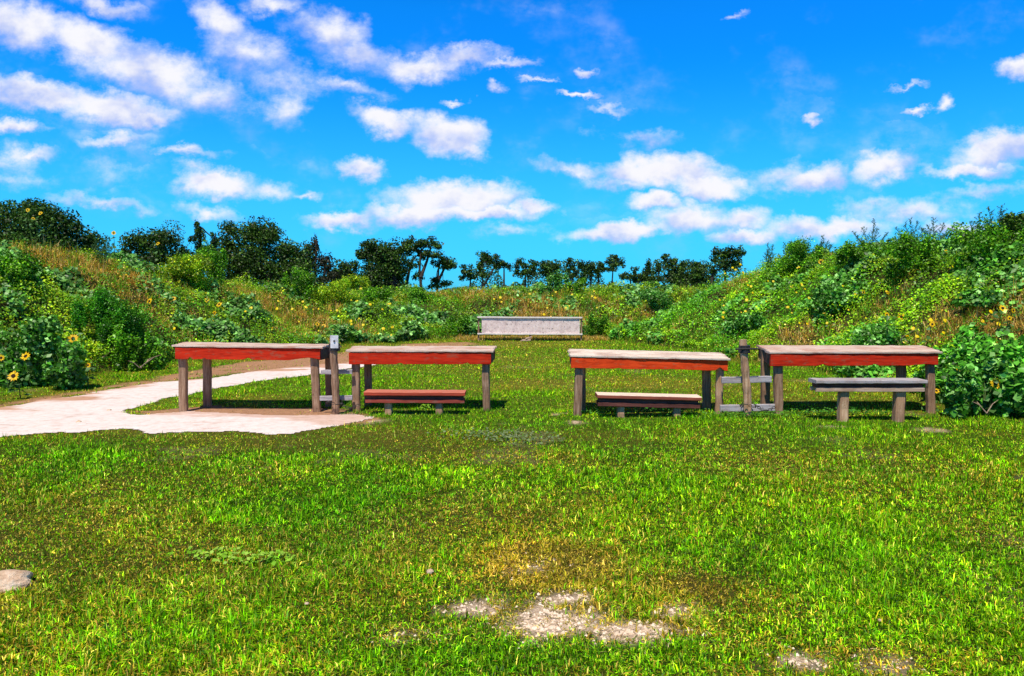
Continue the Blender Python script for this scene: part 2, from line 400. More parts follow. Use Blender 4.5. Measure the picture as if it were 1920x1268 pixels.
M_rail = pbr('pale_rail', lambda t, c: t.ramp(t.noise(c.outputs['Object'], 15, 5, .7), [(.3, (.66,.58,.54)), (.7, (.95,.88,.82))]), .7)
M_stone = pbr('pale_limestone', lambda t, c: t.ramp(t.noise(c.outputs['Object'], 14, 7, .7), [(.3, (.34,.21,.12)), (.5, (.66,.47,.33)), (.7, (.90,.75,.60))]), .9, lambda t, c: t.noise(c.outputs['Object'], 30, 6, .7), .9, .02)
M_gravel = pbr('tan_gravel', lambda t, c: t.ramp(t.noise(c.outputs['Object'], 25, 4, .6), [(.3, (.60,.43,.30)), (.7, (.92,.80,.68))]), .9)
def pathcol(t, c):
    g = t.noise(c.outputs['Object'], 9, 7, .7)
    col = t.ramp(g, [(.3, (.66,.54,.50)), (.5, (.80,.70,.68)), (.72, (.88,.80,.79))])
    st = t.noise(stretch(t, c, .55, 2.2, 1), 1.7, 6, .68)
    col = t.mix(t.mr(st, .58, .68, 0, .6), col, (.42,.25,.17))
    deb = t.noise(c.outputs['Object'], 34, 4, .6)
    a_ = t.n('ShaderNodeAttribute', attribute_name='Col'); col = t.mix(1.0, col, a_.outputs['Color'], 'MULTIPLY')
    return t.mix(t.mr(deb, .67, .72, 0, .8), col, (.22,.13,.10))
M_path = pbr('white_caliche', pathcol, .92, lambda t, c: t.noise(c.outputs['Object'], 45, 6, .75), .6, .014, .12)
def groundmat(name, bs=.8, bd=.03, tint=1.0):
    m, t, out = newmat(name); tcn = t.n('ShaderNodeTexCoord'); p = t.n('ShaderNodeBsdfPrincipled')
    a = t.n('ShaderNodeAttribute', attribute_name='Col')
    g = t.noise(tcn.outputs['Object'], 55, 6, .75); g2 = t.noise(tcn.outputs['Object'], 9, 5, .7)
    c = t.mix(1.0, a.outputs['Color'], t.ramp(g, [(.3, (.45,.45,.45)), (.5, (.9,.9,.9)), (.7, (1.45,1.4,1.35))]), 'MULTIPLY')
    c = t.mix(1.0, c, t.ramp(g2, [(.3, (.75,.72,.7)), (.7, (1.2,1.2,1.2))]), 'MULTIPLY')
    t.l(c, p.inputs['Base Color']); p.inputs['Roughness'].default_value = .95; p.inputs['Specular IOR Level'].default_value = .1
    b = t.n('ShaderNodeBump'); b.inputs['Strength'].default_value = bs; b.inputs['Distance'].default_value = bd
    t.l(g, b.inputs['Height']); t.l(b.outputs[0], p.inputs['Normal']); t.l(p.outputs[0], out.inputs[0]); return m
M_ground = groundmat('lawn_soil'); M_hill = groundmat('berm_soil')
M_grass = leafmat('grass_blade', .22, .012, .5)
M_leaf = leafmat('weed_leaf', .20, .022, .42)
M_tree = leafmat('tree_leaf', .22, .02, .5)
M_petal = leafmat('petal', .25, .02, .5)
M_disc = pbr('flower_centre', lambda t, c: (.035, .014, .008), .9)
M_bark = pbr('dark_bark', lambda t, c: t.ramp(t.noise(c.outputs['Object'], 6, 5, .7), [(.3, (.025,.018,.014)), (.7, (.09,.07,.055))]), .95)
M_twig = pbr('dry_twig', lambda t, c: t.ramp(t.noise(c.outputs['Object'], 30, 4, .6), [(.3, (.22,.15,.10)), (.7, (.50,.38,.27))]), .9)
M_stalk = pbr('green_stalk', lambda t, c: (.07, .13, .03), .8)

# ------------------------------------------------------------------ ground sheet, split into lawn and hills
def axis(a, b, st, far):
    mid = np.arange(a, b + 1e-6, st); ex = []; s = st
    q = b
    while q < far: s *= 1.35; q += s; ex.append(q)
    ex2 = []; s = st; q = a
    while q > -far: s *= 1.35; q -= s; ex2.append(q)
    return np.array(ex2[::-1] + list(mid) + ex)
xs = axis(-20, 18, .11, 1500); ys = axis(-2, 38, .11, 1500)
GX, GY = np.meshgrid(xs, ys); gx, gy = GX.ravel(), GY.ravel()
hz, h0, wh, tt = terr(gx, gy)
far_ = (np.abs(gx) > 60) | (np.abs(gy) > 80); hz[far_] = 0; h0[far_] = 0
bz, dm = bare(gx, gy); dz = dry(gx, gy)
def soilcol(x, y, b, dmask, d):
    far = sstep(y, 5, 13)[:, None]; grass = np.stack([.11 + .13 * d, .16 + .03 * d, .010 + .014 * d], 1) * far + np.stack([.030 + .08 * d, .060 + .03 * d, .004 + .014 * d], 1) * (1 - far)
    soil = np.where(dmask[:, None] > .5, np.array([[.50, .28, .16]]), np.array([[.80, .62, .46]]))
    k = sstep(b, .25, .75)[:, None]
    return grass * (1 - k) + soil * k
gc = soilcol(gx, gy, bz, dm, dz)
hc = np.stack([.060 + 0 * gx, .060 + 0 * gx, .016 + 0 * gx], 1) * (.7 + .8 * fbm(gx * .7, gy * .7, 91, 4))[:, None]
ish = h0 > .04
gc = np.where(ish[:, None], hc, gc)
nx, ny = len(xs), len(ys)
I = np.arange(nx * ny).reshape(ny, nx)
q = np.stack([I[:-1, :-1], I[:-1, 1:], I[1:, 1:], I[1:, :-1]], -1).reshape(-1, 4)
qh = ish[q].sum(1) >= 2; qw = wh[q[:, 0]]
P3 = np.stack([gx, gy, hz], 1)
def sub(name, sel, mat):
    qq = q[sel]; u, inv = np.unique(qq, return_inverse=True); inv = inv.reshape(-1, 4)
    tri = np.concatenate([inv[:, [0, 1, 2]], inv[:, [0, 2, 3]]])
    o = arrmesh(name, P3[u], tri, gc[u], mat, smooth=True); tag(o, kind='structure'); return o
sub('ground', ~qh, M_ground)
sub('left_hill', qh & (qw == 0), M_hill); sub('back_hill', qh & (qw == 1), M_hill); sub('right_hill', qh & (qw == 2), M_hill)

# white caliche path: a sheet of its own just above the soil
px_ = np.arange(-17, -1.0, .045); py_ = np.arange(7.0, 19.5, .045)
AX, AY = np.meshgrid(px_, py_); ax, ay = AX.ravel(), AY.ravel()
ps = pathm(ax, ay); th_, h0_, _, _ = terr(ax, ay)
ok = (ps > 0) & (h0_ < .06)
I = np.arange(len(ax)).reshape(AX.shape)
q2 = np.stack([I[:-1, :-1], I[:-1, 1:], I[1:, 1:], I[1:, :-1]], -1).reshape(-1, 4)
q2 = q2[ok[q2].sum(1) >= 3]; u, inv = np.unique(q2, return_inverse=True); inv = inv.reshape(-1, 4)
lift = .006 + .018 * sstep(ps[u], 0, .25) * fbm(ax[u] * 3, ay[u] * 3, 12, 3)
dd_ = inpoly(ax[u], ay[u], DIRTP) + (fbm(ax[u] * 1.1, ay[u] * 3.2, 48, 5) - .45) * 1.9; k_ = sstep(dd_, -.30, .02)
d2_ = inpoly(ax[u], ay[u], DIRT2) + (fbm(ax[u] * 3, ay[u] * 6, 49, 4) - .45) * .5; k_ = np.maximum(k_, .6 * sstep(d2_, -.08, .12))[:, None] * .9
pc = np.array([[1., 1., 1.]]) * (1 - k_) + np.array([[.66, .40, .25]]) * k_
o = arrmesh('path', np.stack([ax[u], ay[u], th_[u] + lift], 1), np.concatenate([inv[:, [0, 1, 2]], inv[:, [0, 2, 3]]]), pc, M_path, smooth=True)
tag(o, kind='structure')

# ------------------------------------------------------------------ blades
def blades(P, L, W, lean, az, col, curl=.5, bent=True):
    n = len(P); dx = np.cos(az); dy = np.sin(az)
    sx, sy = -dy, dx
    phi = az + RNG.normal(0, .8, n); sx, sy = -np.sin(phi), np.cos(phi)
    hor = np.sin(lean) * L; ver = np.cos(lean) * L
    mid = P + np.stack([dx * hor * .35, dy * hor * .35, ver * .6], 1)
    tip = P + np.stack([dx * hor, dy * hor, ver * (1 - curl * np.sin(lean))], 1)
    S = np.stack([sx * W / 2, sy * W / 2, np.zeros(n)], 1)
    if bent:
        V = np.stack([P - S, P + S, mid - S * .8, mid + S * .8, tip], 1); base = np.arange(n)[:, None] * 5
        Tt = np.concatenate([base + np.array([[0, 1, 3]]), base + np.array([[0, 3, 2]]), base + np.array([[2, 3, 4]])], 1)
        k = 5; sh = np.array([.75, .75, 1, 1, 1.1])
    else:
        V = np.stack([P - S, P + S, tip], 1); base = np.arange(n)[:, None] * 3; Tt = base + np.array([[0, 1, 2]]); k = 3; sh = np.array([.85, .85, 1.05])
    cc = np.repeat(col[:, None, :], k, 1)
    return V.reshape(-1, 3), Tt.reshape(-1, 3), cc.reshape(-1, 3)
def join(parts):
    V, Tt, Cc = [], [], []; k = 0
    for v, t, c in parts: V.append(v); Tt.append(t + k); Cc.append(c); k += len(v)
    return np.concatenate(V), np.concatenate(Tt), np.concatenate(Cc)
def pick(cols, wts, n):
    cols = np.array(cols); w_ = np.array(wts, float); return cols[RNG.choice(len(cols), n, p=w_ / w_.sum())]

N = 1250000
e = .35; D = (2.2 ** e + RNG.random(N) * (27.5 ** e - 2.2 ** e)) ** (1 / e)
U = RNG.uniform(-.86, .86, N); x = U * D; y = D
cs_ = .030 * np.where(D < 5, 1, np.where(D < 9, 1.6, 2.6)); ci = np.floor(x / cs_); cj = np.floor(y / cs_)
cxx = (ci + .15 + .7 * _h(ci, cj, 901)) * cs_; cyy = (cj + .15 + .7 * _h(ci, cj, 902)) * cs_
tuftb = _h(ci, cj, 903); tuftb = np.where(D > 8, .25 + .5 * tuftb, tuftb); tufth = _h(ci, cj, 904); spr = RNG.normal(0, .34, (N, 2)) * cs_[:, None]
x = cxx + spr[:, 0]; y = cyy + spr[:, 1]; taz = np.arctan2(spr[:, 1], spr[:, 0]) + RNG.normal(0, .7, N)
hz_, h0_, _, t_ = terr(x, y)
b_, dm_ = bare(x, y); pm = pathm(x, y); d_ = dry(x, y)
edge = sstep(fbm(x * 6, y * 6, 66, 3), .3, .7)
keep = (h0_ < .25) & (pm < -.04 + .16 * edge * _h(ci, cj, 907)) & ((.5 * RNG.random(N) + .5 * _h(ci, cj, 906)) > np.clip(b_ * 1.0, 0, .91))
x, y, hz_, b_, d_, D, h0_, tuftb, tufth, taz = [a[keep] for a in (x, y, hz_, b_, d_, D, h0_, tuftb, tufth, taz)]
n = len(x)
clump = .5 * fbm(x * 7, y * 7, 21, 3) + .5 * sstep(vn(x * 24, y * 24, 22), .2, .8); tall = sstep(fbm(x * 1.6, y * 1.6, 25, 3), .45, .7)
L = (.018 + .024 * RNG.random(n)) * (.6 + .9 * clump) * (1 + .75 * tall) * (.55 + .95 * tufth) * (1 - .45 * d_) + .012 * sstep(h0_, 0, .1)
W = .0052 * np.maximum(1, D / 4.2) ** .85 * RNG.uniform(.7, 1.35, n)
L = L * np.maximum(1, D / 9) ** .25
g1 = pick([(.10,.34,.003),(.18,.52,.004),(.28,.64,.006),(.40,.68,.02),(.03,.13,.004),(.60,.76,.16)], [3, 4, 3, 2.2, 3, .8], n)
g2 = pick([(.46,.40,.04),(.66,.48,.15),(.28,.30,.02),(.84,.66,.34),(.48,.27,.10),(.16,.22,.015)], [3, 3, 2.4, 1.8, 1.4, 1.6], n)
pr = np.clip(d_ * 1.0 + .10 + (b_ > .35) * .35, 0, .92)
isd = RNG.random(n) < pr + .25 * sstep(d_, .5, .9)
col = np.where(isd[:, None], g2, g1)
hue = fbm(x * .9, y * .9, 55, 4)
col = col * np.stack([.55 + .95 * hue, .78 + .42 * hue, .8 + 0 * hue], 1) * (np.exp(RNG.normal(0, .42, n)) * (.5 + .85 * tuftb))[:, None] * np.array([[1.06, 1.12, .5]])
col *= ((.66 + .60 * fbm(x * 3.5, y * 3.5, 57, 3)) * (.72 + .5 * vn(x * 15, y * 15, 58)))[:, None]
flat = RNG.random(n) < (.25 + .35 * isd)
lean = np.where(flat, RNG.uniform(.9, 1.45, n), np.abs(RNG.normal(.62, .35, n))); lean = np.clip(lean, 0, 1.5)
az = RNG.uniform(0, 2 * np.pi, n); az = np.where(RNG.random(n) < .7, taz, az)
Pp = np.stack([x, y, hz_ - .003], 1)
near = D < 7.5
parts = [blades(Pp[near], L[near], W[near], lean[near], az[near], col[near]),
         blades(Pp[~near], L[~near], W[~near], lean[~near], az[~near], col[~near], bent=False)]
m_ = 26000; lx_ = RNG.uniform(-2.2, 3.6, m_); ly_ = RNG.uniform(2.8, 5.2, m_); lb_ = bare(lx_, ly_)[0]; k_ = RNG.random(m_) < lb_ * .8 + .02; lx_, ly_ = lx_[k_], ly_[k_]; m_ = len(lx_)
parts.append(blades(np.stack([lx_, ly_, terr(lx_, ly_)[0] + .004], 1), RNG.uniform(.015, .055, m_), RNG.uniform(.003, .006, m_), RNG.uniform(1.25, 1.5, m_), RNG.uniform(0, 6.28, m_), pick([(.60,.44,.22),(.34,.22,.10),(.78,.62,.40),(.16,.11,.05),(.25,.34,.03)], [3, 3, 2, 3, 2], m_), .97))
V, Tt, Cc = join(parts)
o = arrmesh('lawn_grass', V, Tt, Cc, M_grass); tag(o, 'short patchy green lawn grass with dry straw coloured areas', 'grass', kind='stuff')

# fringe of longer grass: hill foot, round table legs, dry strip under the far board
def tuft_blades(cx, cy, nb, Lr, Wd, cols, wts, leanm=.5, spread=.05, curl=.6, bent=True):
    m = len(cx); idx = np.repeat(np.arange(m), nb); n = len(idx)
    x = cx[idx] + RNG.normal(0, spread, n); y = cy[idx] + RNG.normal(0, spread, n)
    z = terr(x, y)[0]; L = RNG.uniform(*Lr, n) * np.repeat(RNG.uniform(.7, 1.2, m), nb)
    Dd = np.hypot(x, y); W = Wd * np.maximum(1, Dd / 12) * RNG.uniform(.6, 1.4, n)
    col = pick(cols, wts, n) * RNG.uniform(.7, 1.25, n)[:, None]
    lean = np.clip(np.abs(RNG.normal(leanm, .35, n)), 0, 1.5); az = RNG.uniform(0, 6.283, n)
    return blades(np.stack([x, y, z - .01], 1), L, W, lean, az, col, curl, bent)
GR = [(.07,.22,.006),(.14,.38,.010),(.23,.46,.02),(.34,.42,.03)]
TAN = [(.62,.42,.10),(.80,.60,.24),(.42,.24,.06),(.74,.44,.05),(.42,.40,.04)]
n = 26000; x = RNG.uniform(-13, 9, n); y = RNG.uniform(5, 28, n); h0_ = terr(x, y)[1]
k = (h0_ < .5) & (h0_ > .0) & (pathm(x, y) < -.15) & (terr(x + .3, y + .3)[1] + terr(x - .3, y)[1] + terr(x + .3, y - .1)[1] > .08) & (bare(x, y)[0] < .5)
x, y = x[k], y[k]
fr = tuft_blades(x, y, 9, (.06, .16), .006, GR + TAN[:2], [3, 4, 3, 3, 1, .7], .5, .05)
lx = []; ly = []
for (a, b_) in [(668,776),(912,773),(1082,787),(1347,782),(1459,783),(1746,784),(1585,799),(1690,800),(726,783),(823,783),(1165,792),(1270,795),(1400,783),(690,766),(1325,770),(1689,768)]:
    p = gp(a, b_)
    for i in range(9): lx.append(p.x + random.gauss(0, .09)); ly.append(p.y + random.gauss(.02, .06))
lx = np.array(lx); ly = np.array(ly)
fr2 = tuft_blades(lx, ly, 16, (.04, .10), .006, GR, [3, 4, 3, 1], .4, .025)
x = RNG.uniform(-1.9, 3.3, 1500); y = RNG.uniform(25.75, 27.1, 1500)
fr3 = tuft_blades(x, y, 12, (.08, .2), .008, TAN + GR[:2], [2, 2, 2, 2, 2, .6, .6], .6, .07)
# darker lush clumps in the shade of the right-hand tables
V, Tt, Cc = join([fr, fr2, fr3])
o = arrmesh('long_grass', V, Tt, Cc, M_grass); tag(o, 'longer uncut grass along the foot of the weedy banks and around the table posts', 'grass', kind='stuff')

# ------------------------------------------------------------------ leaves
def leaves(P, Nrm, size, col, asp=.75, fold=.25, droop=0):
    n = len(P); Nrm = Nrm / np.linalg.norm(Nrm, axis=1)[:, None]
    r = RNG.normal(0, 1, (n, 3)); a = np.cross(Nrm, r); a /= np.linalg.norm(a, axis=1)[:, None] + 1e-9
    b = np.cross(Nrm, a); s = size[:, None]
    base = P - a * s * .5; tip = P + a * s * .55 - Nrm * s * droop; m = P - a * s * .08
    Lf = m + b * s * asp * .5 + Nrm * s * fold * .4; Rt = m - b * s * asp * .5 + Nrm * s * fold * .4
    V = np.stack([base, Rt, tip, Lf], 1).reshape(-1, 3); k = np.arange(n)[:, None] * 4
    Tt = np.concatenate([k + np.array([[0, 1, 2]]), k + np.array([[0, 2, 3]])], 1).reshape(-1, 3)
    return V, Tt, np.repeat(col, 4, 0)
def slopeinfo(x, y):
    e = .1; h, h0, wch, t = terr(x, y); hx = terr(x + e, y)[0]; hy = terr(x, y + e)[0]
    nrm = np.stack([-(hx - h) / e, -(hy - h) / e, np.ones_like(h)], 1); return h, h0, wch, t, nrm
def vegh(x, y):
    c = fbm(x * 1.1, y * 1.1, 101, 3); d = fbm(x * 3.1, y * 3.1, 103, 2)
    return np.clip(.05 + .75 * np.clip(c - .32, 0, 1) + .55 * np.clip(d - .35, 0, 1), .05, .75)
# patches of dry grass etc, placed where the photograph has them
def patch(x, y, L_):
    s = np.zeros_like(x)
    for (px, py, r, a) in L_:
        p = hit(px, py, .15)
        if p is None: continue
        s = np.maximum(s, a * np.exp(-((x - p.x) ** 2 + (y - p.y) ** 2) / r ** 2))
    return s
DRYP = [(100,480,1.3,1),(150,500,1.2,.9),(230,520,1.3,.8),(330,520,1.0,.7),(200,560,.8,.6),(370,520,.9,.9),(480,560,1.2,1),(520,590,1.0,.9),(580,600,1.0,.7),(430,540,1.0,.7),(680,620,.9,.7),(830,540,.8,.9),(900,550,1.4,.8),(1000,570,1.6,.9),(1060,590,1.2,.8),
        (1210,585,.55,1.1),(1170,605,.5,1.1),(1260,572,.5,1),(1140,620,.4,.9),(1320,620,.5,.7),(1510,605,.7,.9),(1550,600,.6,.7),(1780,600,.8,1.3),(1815,585,.7,1.3),(1885,655,.6,1.5),(1910,600,.6,1.3),(1900,620,.7,.9),(1790,540,.8,.6),(1660,560,.6,.6),(1520,640,.6,.7),(620,560,.8,.6)]
GRNP = [(205,600,1.0,1),(60,660,1.5,1),(120,600,1.3,1),(30,520,2.0,.9),(250,650,1.2,1),(1500,560,1.6,1),(1420,590,1.5,1),(1560,510,2,1),(1850,470,2,1),(1600,500,1.5,.9),(1800,700,1.2,.8),(1880,740,1.0,1),(800,600,1.5,.8),(730,610,1.2,.6),(1250,600,1.2,.8),(1680,520,1.5,.8),(850,600,1.2,.8)]
def dryness(x, y):
    f = fbm(x * .8, y * .8, 121, 4)
    return np.clip(sstep(f, .46, .68) * .5 + patch(x, y, DRYP) - .9 * patch(x, y, GRNP), 0, 1)
BIGP = [(1800,700,.7,1),(1880,735,.9,1),(1830,660,.5,.8),(1770,740,.35,.8),(1640,655,.5,.7),(1560,665,.5,.5),(40,690,.8,.7),(110,695,.5,.6),(290,660,.5,.6),(1880,500,.8,.7),(1600,640,.5,.5)]
def cover_leaves(N):
    x = RNG.uniform(-17.5, 14.5, N); y = RNG.uniform(5, 33, N); Dd = np.hypot(x, y)
    k = (RNG.random(N) < np.clip((14 / Dd) ** 1.3, 0, 1)) & (np.abs(x / y) < .98); x, y, Dd = x[k], y[k], Dd[k]
    h, h0, wch, t, nrm = slopeinfo(x, y)
    k = (h0 > .03) & (t < 1.5); x, y, Dd, h, wch, nrm, t = [a[k] for a in (x, y, Dd, h, wch, nrm, t)]
    dr = dryness(x, y); k = RNG.random(len(x)) > dr * .74
    x, y, Dd, h, wch, nrm, dr, t = [a[k] for a in (x, y, Dd, h, wch, nrm, dr, t)]
    n = len(x); sp = fbm(x * .9, y * .9, 131, 3)      # species map
    sp2 = fbm(x * 1.7 + 9, y * 1.7, 137, 3)
    vh = vegh(x, y) * (1 - .35 * dr)
    r = RNG.random(n) ** .55
    z = h + vh * r
    col = pick([(.08,.22,.006),(.13,.31,.008),(.21,.40,.012),(.035,.10,.006)], [3, 3, 2, 2.5], n)
    size = RNG.uniform(.035, .065, n)
    big = (sp > .59); col[big] = pick([(.10,.28,.04),(.17,.38,.09),(.05,.16,.02),(.24,.46,.14)], [3, 3, 3, .7], big.sum()); size[big] = RNG.uniform(.07, .13, big.sum())
    fea = (sp < .44); col[fea] = pick([(.05,.20,.006),(.08,.30,.008),(.14,.38,.008)], [2, 3, 2], fea.sum()); size[fea] = RNG.uniform(.025, .045, fea.sum())
    yl = (sp2 > .51 + .05 * (wch == 2)) & ~big; col[yl] = pick([(.25,.44,.008),(.36,.46,.010),(.16,.34,.008)], [2, 1, 2], yl.sum())
    dd = RNG.random(n) < dr * .5; col[dd] = pick(TAN, [1, .5, 1, 1, 1], dd.sum()) * .8; size[dd] = RNG.uniform(.02, .04, dd.sum())
    bp = patch(x, y, BIGP); bigp = bp > .35 + .3 * RNG.random(n); col[bigp] = pick([(.06,.22,.015),(.11,.33,.04),(.03,.12,.010),(.25,.48,.13)], [3, 3, 3, .6], bigp.sum()); size[bigp] = RNG.uniform(.04, .125, bigp.sum()); z = z + .38 * bp * r * (.5 + fbm(x * 2.6, y * 2.6, 161, 2))
    bright = (wch == 2) & (x < 8.5); col[bright] *= np.array([1.15, 1.3, .9])
    col = col * np.exp(RNG.normal(0, .4, n))[:, None] * (.45 + 1.25 * fbm(x * 2.2, y * 2.2, 141, 3))[:, None]
    size = size * np.maximum(1, Dd / 16) ** .6
    nn = nrm * .5 + RNG.normal(0, .55, (n, 3)) + np.array([0, -.35, .45])
    return x, y, z, nn, size, col, wch
x, y, z, nn, size, col, wch = cover_leaves(1400000)
P = np.stack([x + RNG.normal(0, .03, len(x)), y + RNG.normal(0, .03, len(x)), z], 1)
names = ['grassy weeds and leafy scrub covering the long left hand bank', 'olive and tan scrub covering the low bank behind the far board', 'bright green leafy scrub covering the right hand bank']
for i in range(3):
    k = wch == i
    V, Tt, Cc = leaves(P[k], nn[k], size[k], col[k])
    o = arrmesh('scrub', V, Tt, Cc, M_leaf); tag(o, names[i], 'scrub', kind='stuff')
# grass and straw on the hills
N = 36000; x = RNG.uniform(-17.5, 14.5, N); y = RNG.uniform(5, 33, N)
h, h0, wch, t = terr(x, y); dr = dryness(x, y)
k = (h0 > .05) & (t < 1.5) & (np.abs(x / y) < .98) & (RNG.random(N) < .22 + .8 * dr); x, y, wch, dr, h0 = x[k], y[k], wch[k], dr[k], h0[k]
isd = RNG.random(len(x)) < dr * .78
parts = []
a = tuft_blades(x[~isd], y[~isd], 14, (.18, .5), .006, [(.09,.27,.008),(.17,.40,.010),(.28,.46,.015),(.40,.46,.04)], [2, 3, 2, 1], .45, .06)
b = tuft_blades(x[isd], y[isd], 22, (.18, .48), .0065, TAN, [3, 2, 2, 2.4, 1.2], .75, .07, .8)
o = arrmesh('bank_grass', *a, M_grass); tag(o, 'tall green grass tufts growing through the weeds on the banks', 'grass', kind='stuff')
o = arrmesh('straw_grass', *b, M_grass); tag(o, 'dry orange and tan grass lying in patches on the banks', 'dry grass', kind='stuff')

# ------------------------------------------------------------------ trees beyond the banks
def blob_leaves(c, r, n, sz, cols, wts, rough=.35, sub=9):
    # leaf sized faces gathered in small sprays through an ellipsoid
    k = max(3, int(sub)); cen = RNG.normal(0, 1, (k, 3)); cen /= np.linalg.norm(cen, axis=1)[:, None]; cen *= RNG.random((k, 1)) ** .45 * .78
    idx = RNG.integers(0, k, n); q = RNG.normal(0, 1, (n, 3)); q /= np.linalg.norm(q, axis=1)[:, None]; q *= RNG.random((n, 1)) ** .4 * rough * RNG.uniform(.7, 1.3, (k, 1))[idx]
    p = (cen[idx] + q) * np.array(r) + np.array(c)
    col = pick(cols, wts, n) * np.exp(RNG.normal(0, .38, n))[:, None] * RNG.uniform(.55, 1.5, (k, 1))[idx]
    nn = q + RNG.normal(0, .5, (n, 3)) + np.array([0, 0, .3])
    return leaves(p, nn, sz * RNG.uniform(.6, 1.3, n), col, .8, .2)
DK = [(.024,.065,.008),(.045,.115,.010),(.085,.175,.014),(.026,.045,.010)]
def tree(name, label, D_, base, blobs, limbs, cols=DK, wts=(3, 3, 1.5, 2), lsz=.17, dens=1.0, cat='tree', group=None, tw=.16, sub=11):
    s = D_ / F
    b0 = at(base, 552, D_); loc = Vector((b0.x, D_, 0))
    root = empty(name, loc, label, cat, group); parts = []
    cs = []
    for (px, py, rx, ry) in blobs:
        c = at(px, py, D_); c.y += random.uniform(-.6, .6) * rx * s; cs.append(c); rx *= 1.28; ry *= 1.16
        vol = rx * ry * s * s
        n = int(max(220, 1050 * vol * dens * (.17 / lsz) ** 2))
        parts.append(blob_leaves(c, (rx * s * 1.05, rx * s * .9, ry * s * 1.05), min(n, 7000), lsz, cols, wts, .50, sub * max(1, (vol) ** .5)))
    V, Tt, Cc = join(parts); arrmesh('crown', V, Tt, Cc, M_tree, root, loc)
    m = MB()
    for li in limbs:
        pts = [at(a, b, D_) for a, b in li]; pts = [p + Vector((0, random.uniform(-.2, .2), 0)) for p in pts]
        if li[0][1] >= 555: pts[0].z = -.1
        k = len(pts); r0 = tw
        m.tube(pts, [r0 * (1 - .65 * i / (k - 1)) for i in range(k)], 7, jit=.1)
    top = pts[min(1, len(pts) - 1)]
    for c in cs:
        j = c + Vector((random.uniform(-.2, .2), 0, 0)); o_ = Vector((limbs and at(*limbs[0][-1], D_)) or loc)
        mid = o_.lerp(j, .5) + Vector((random.uniform(-.2, .2), random.uniform(-.2, .2), -.15))
        m.tube([o_, mid, j], [tw * .4, tw * .28, tw * .1], 5, jit=.1)
    m.build('trunk', M_bark, root, loc); return root
G = 'trees behind the banks'
tree('broad_tree', 'dark broad tree top at the far left above the dry weeds', 33, 60, [(-20,418,50,34),(25,410,40,30),(60,400,32,24),(100,415,35,30),(135,440,32,34),(170,458,28,22),(40,440,60,30),(100,455,60,26),(20,472,70,26),(110,480,70,20)], [[(60,600),(62,500),(62,440)]], lsz=.11, group=G, cols=[(.02,.06,.010),(.035,.09,.012),(.05,.12,.014)], wts=(2, 3, 2))
tree('round_tree', 'dark round two lobed tree behind the single tall sunflower on left bank', 46, 290, [(262,462,26,28),(285,448,18,20),(318,455,28,28),(240,485,20,18),(300,485,45,22),(345,480,16,20)], [[(290,600),(290,520),(292,475)]], lsz=.13, group=G)
tree('bare_topped_tree', 'narrow spiky dark tree with upright limbs beside the big tree', 46, 378, [(375,440,7,26),(378,470,12,18),(401,450,8,14),(362,447,9,8),(392,475,16,16)], [[(378,600),(376,500),(375,425)],[(378,490),(392,465),(404,440)]], lsz=.11, group=G, sub=6, tw=.12)
tree('broad_tree', 'largest dark dense tree on the left with a domed crown', 50, 480, [(425,430,16,14),(430,465,26,26),(460,442,32,26),(492,440,34,26),(520,458,26,24),(455,490,44,30),(505,490,42,32),(545,480,26,26),(480,515,60,22),(555,510,36,24),(520,532,70,18),(440,525,34,16)], [[(480,600),(478,530),(478,480)],[(500,600),(505,530),(512,490)]], lsz=.14, group=G, tw=.22)
tree('scraggly_tree', 'brownish thin scraggly tree on the right shoulder of the largest tree', 52, 592, [(575,478,14,20),(592,462,8,22),(606,490,14,22),(585,505,26,22),(622,518,14,16),(602,525,26,14),(600,542,40,14)], [[(592,600),(592,520),(593,450)],[(600,560),(608,510),(612,480)]], lsz=.13, dens=.75, group=G, cols=[(.02,.025,.012),(.035,.035,.018),(.018,.035,.010)], wts=(2, 2, 2), tw=.12)
tree('low_tree', 'low dark tree filling the gap left of the tall forked tree', 58, 655, [(640,520,16,14),(655,505,16,16),(662,528,26,20),(690,535,30,18),(636,540,18,12),(665,550,50,12)], [[(655,600),(656,540),(657,515)]], lsz=.15, group=G)
tree('broad_tree', 'tall dark tree with two heads and a thick dark leaning trunk', 58, 728, [(690,462,20,14),(704,475,24,20),(678,478,14,14),(738,468,26,18),(742,490,28,26),(715,500,30,26),(700,520,34,22),(735,525,26,24),(762,470,12,12),(705,548,46,14),(750,540,10,12)], [[(732,600),(730,555),(724,520),(715,490)],[(730,555),(740,510),(742,475)]], lsz=.16, group=G, tw=.3)
tree('arching_tree', 'leaning tree whose crown arches right towards the open sky', 60, 789, [(770,462,14,14),(786,460,12,10),(802,453,20,10),(818,462,12,10),(775,492,12,10),(800,475,10,10),(783,518,8,10),(790,478,8,8)], [[(790,600),(790,545),(787,505),(790,470)],[(789,520),(800,490),(808,462)],[(760,545),(768,505),(775,480)]], lsz=.15, dens=.9, group=G, sub=7, tw=.16)
tree('broad_tree', 'small sparse tree with layered crown beside the arching tree', 62, 820, [(822,480,14,9),(832,492,18,11),(845,500,14,8),(815,494,8,9),(812,525,12,9),(835,530,14,7),(820,536,16,7)], [[(820,600),(820,540),(822,505),(828,485)],[(820,530),(832,505),(840,495)]], lsz=.15, dens=.9, group=G, sub=6, tw=.13)
tree('small_tree', 'small leaning dark tree right of the open sky gap', 76, 884, [(878,508,12,12),(886,516,10,10),(866,520,6,5)], [[(882,600),(882,540),(882,510)]], lsz=.18, group=G, tw=.13)
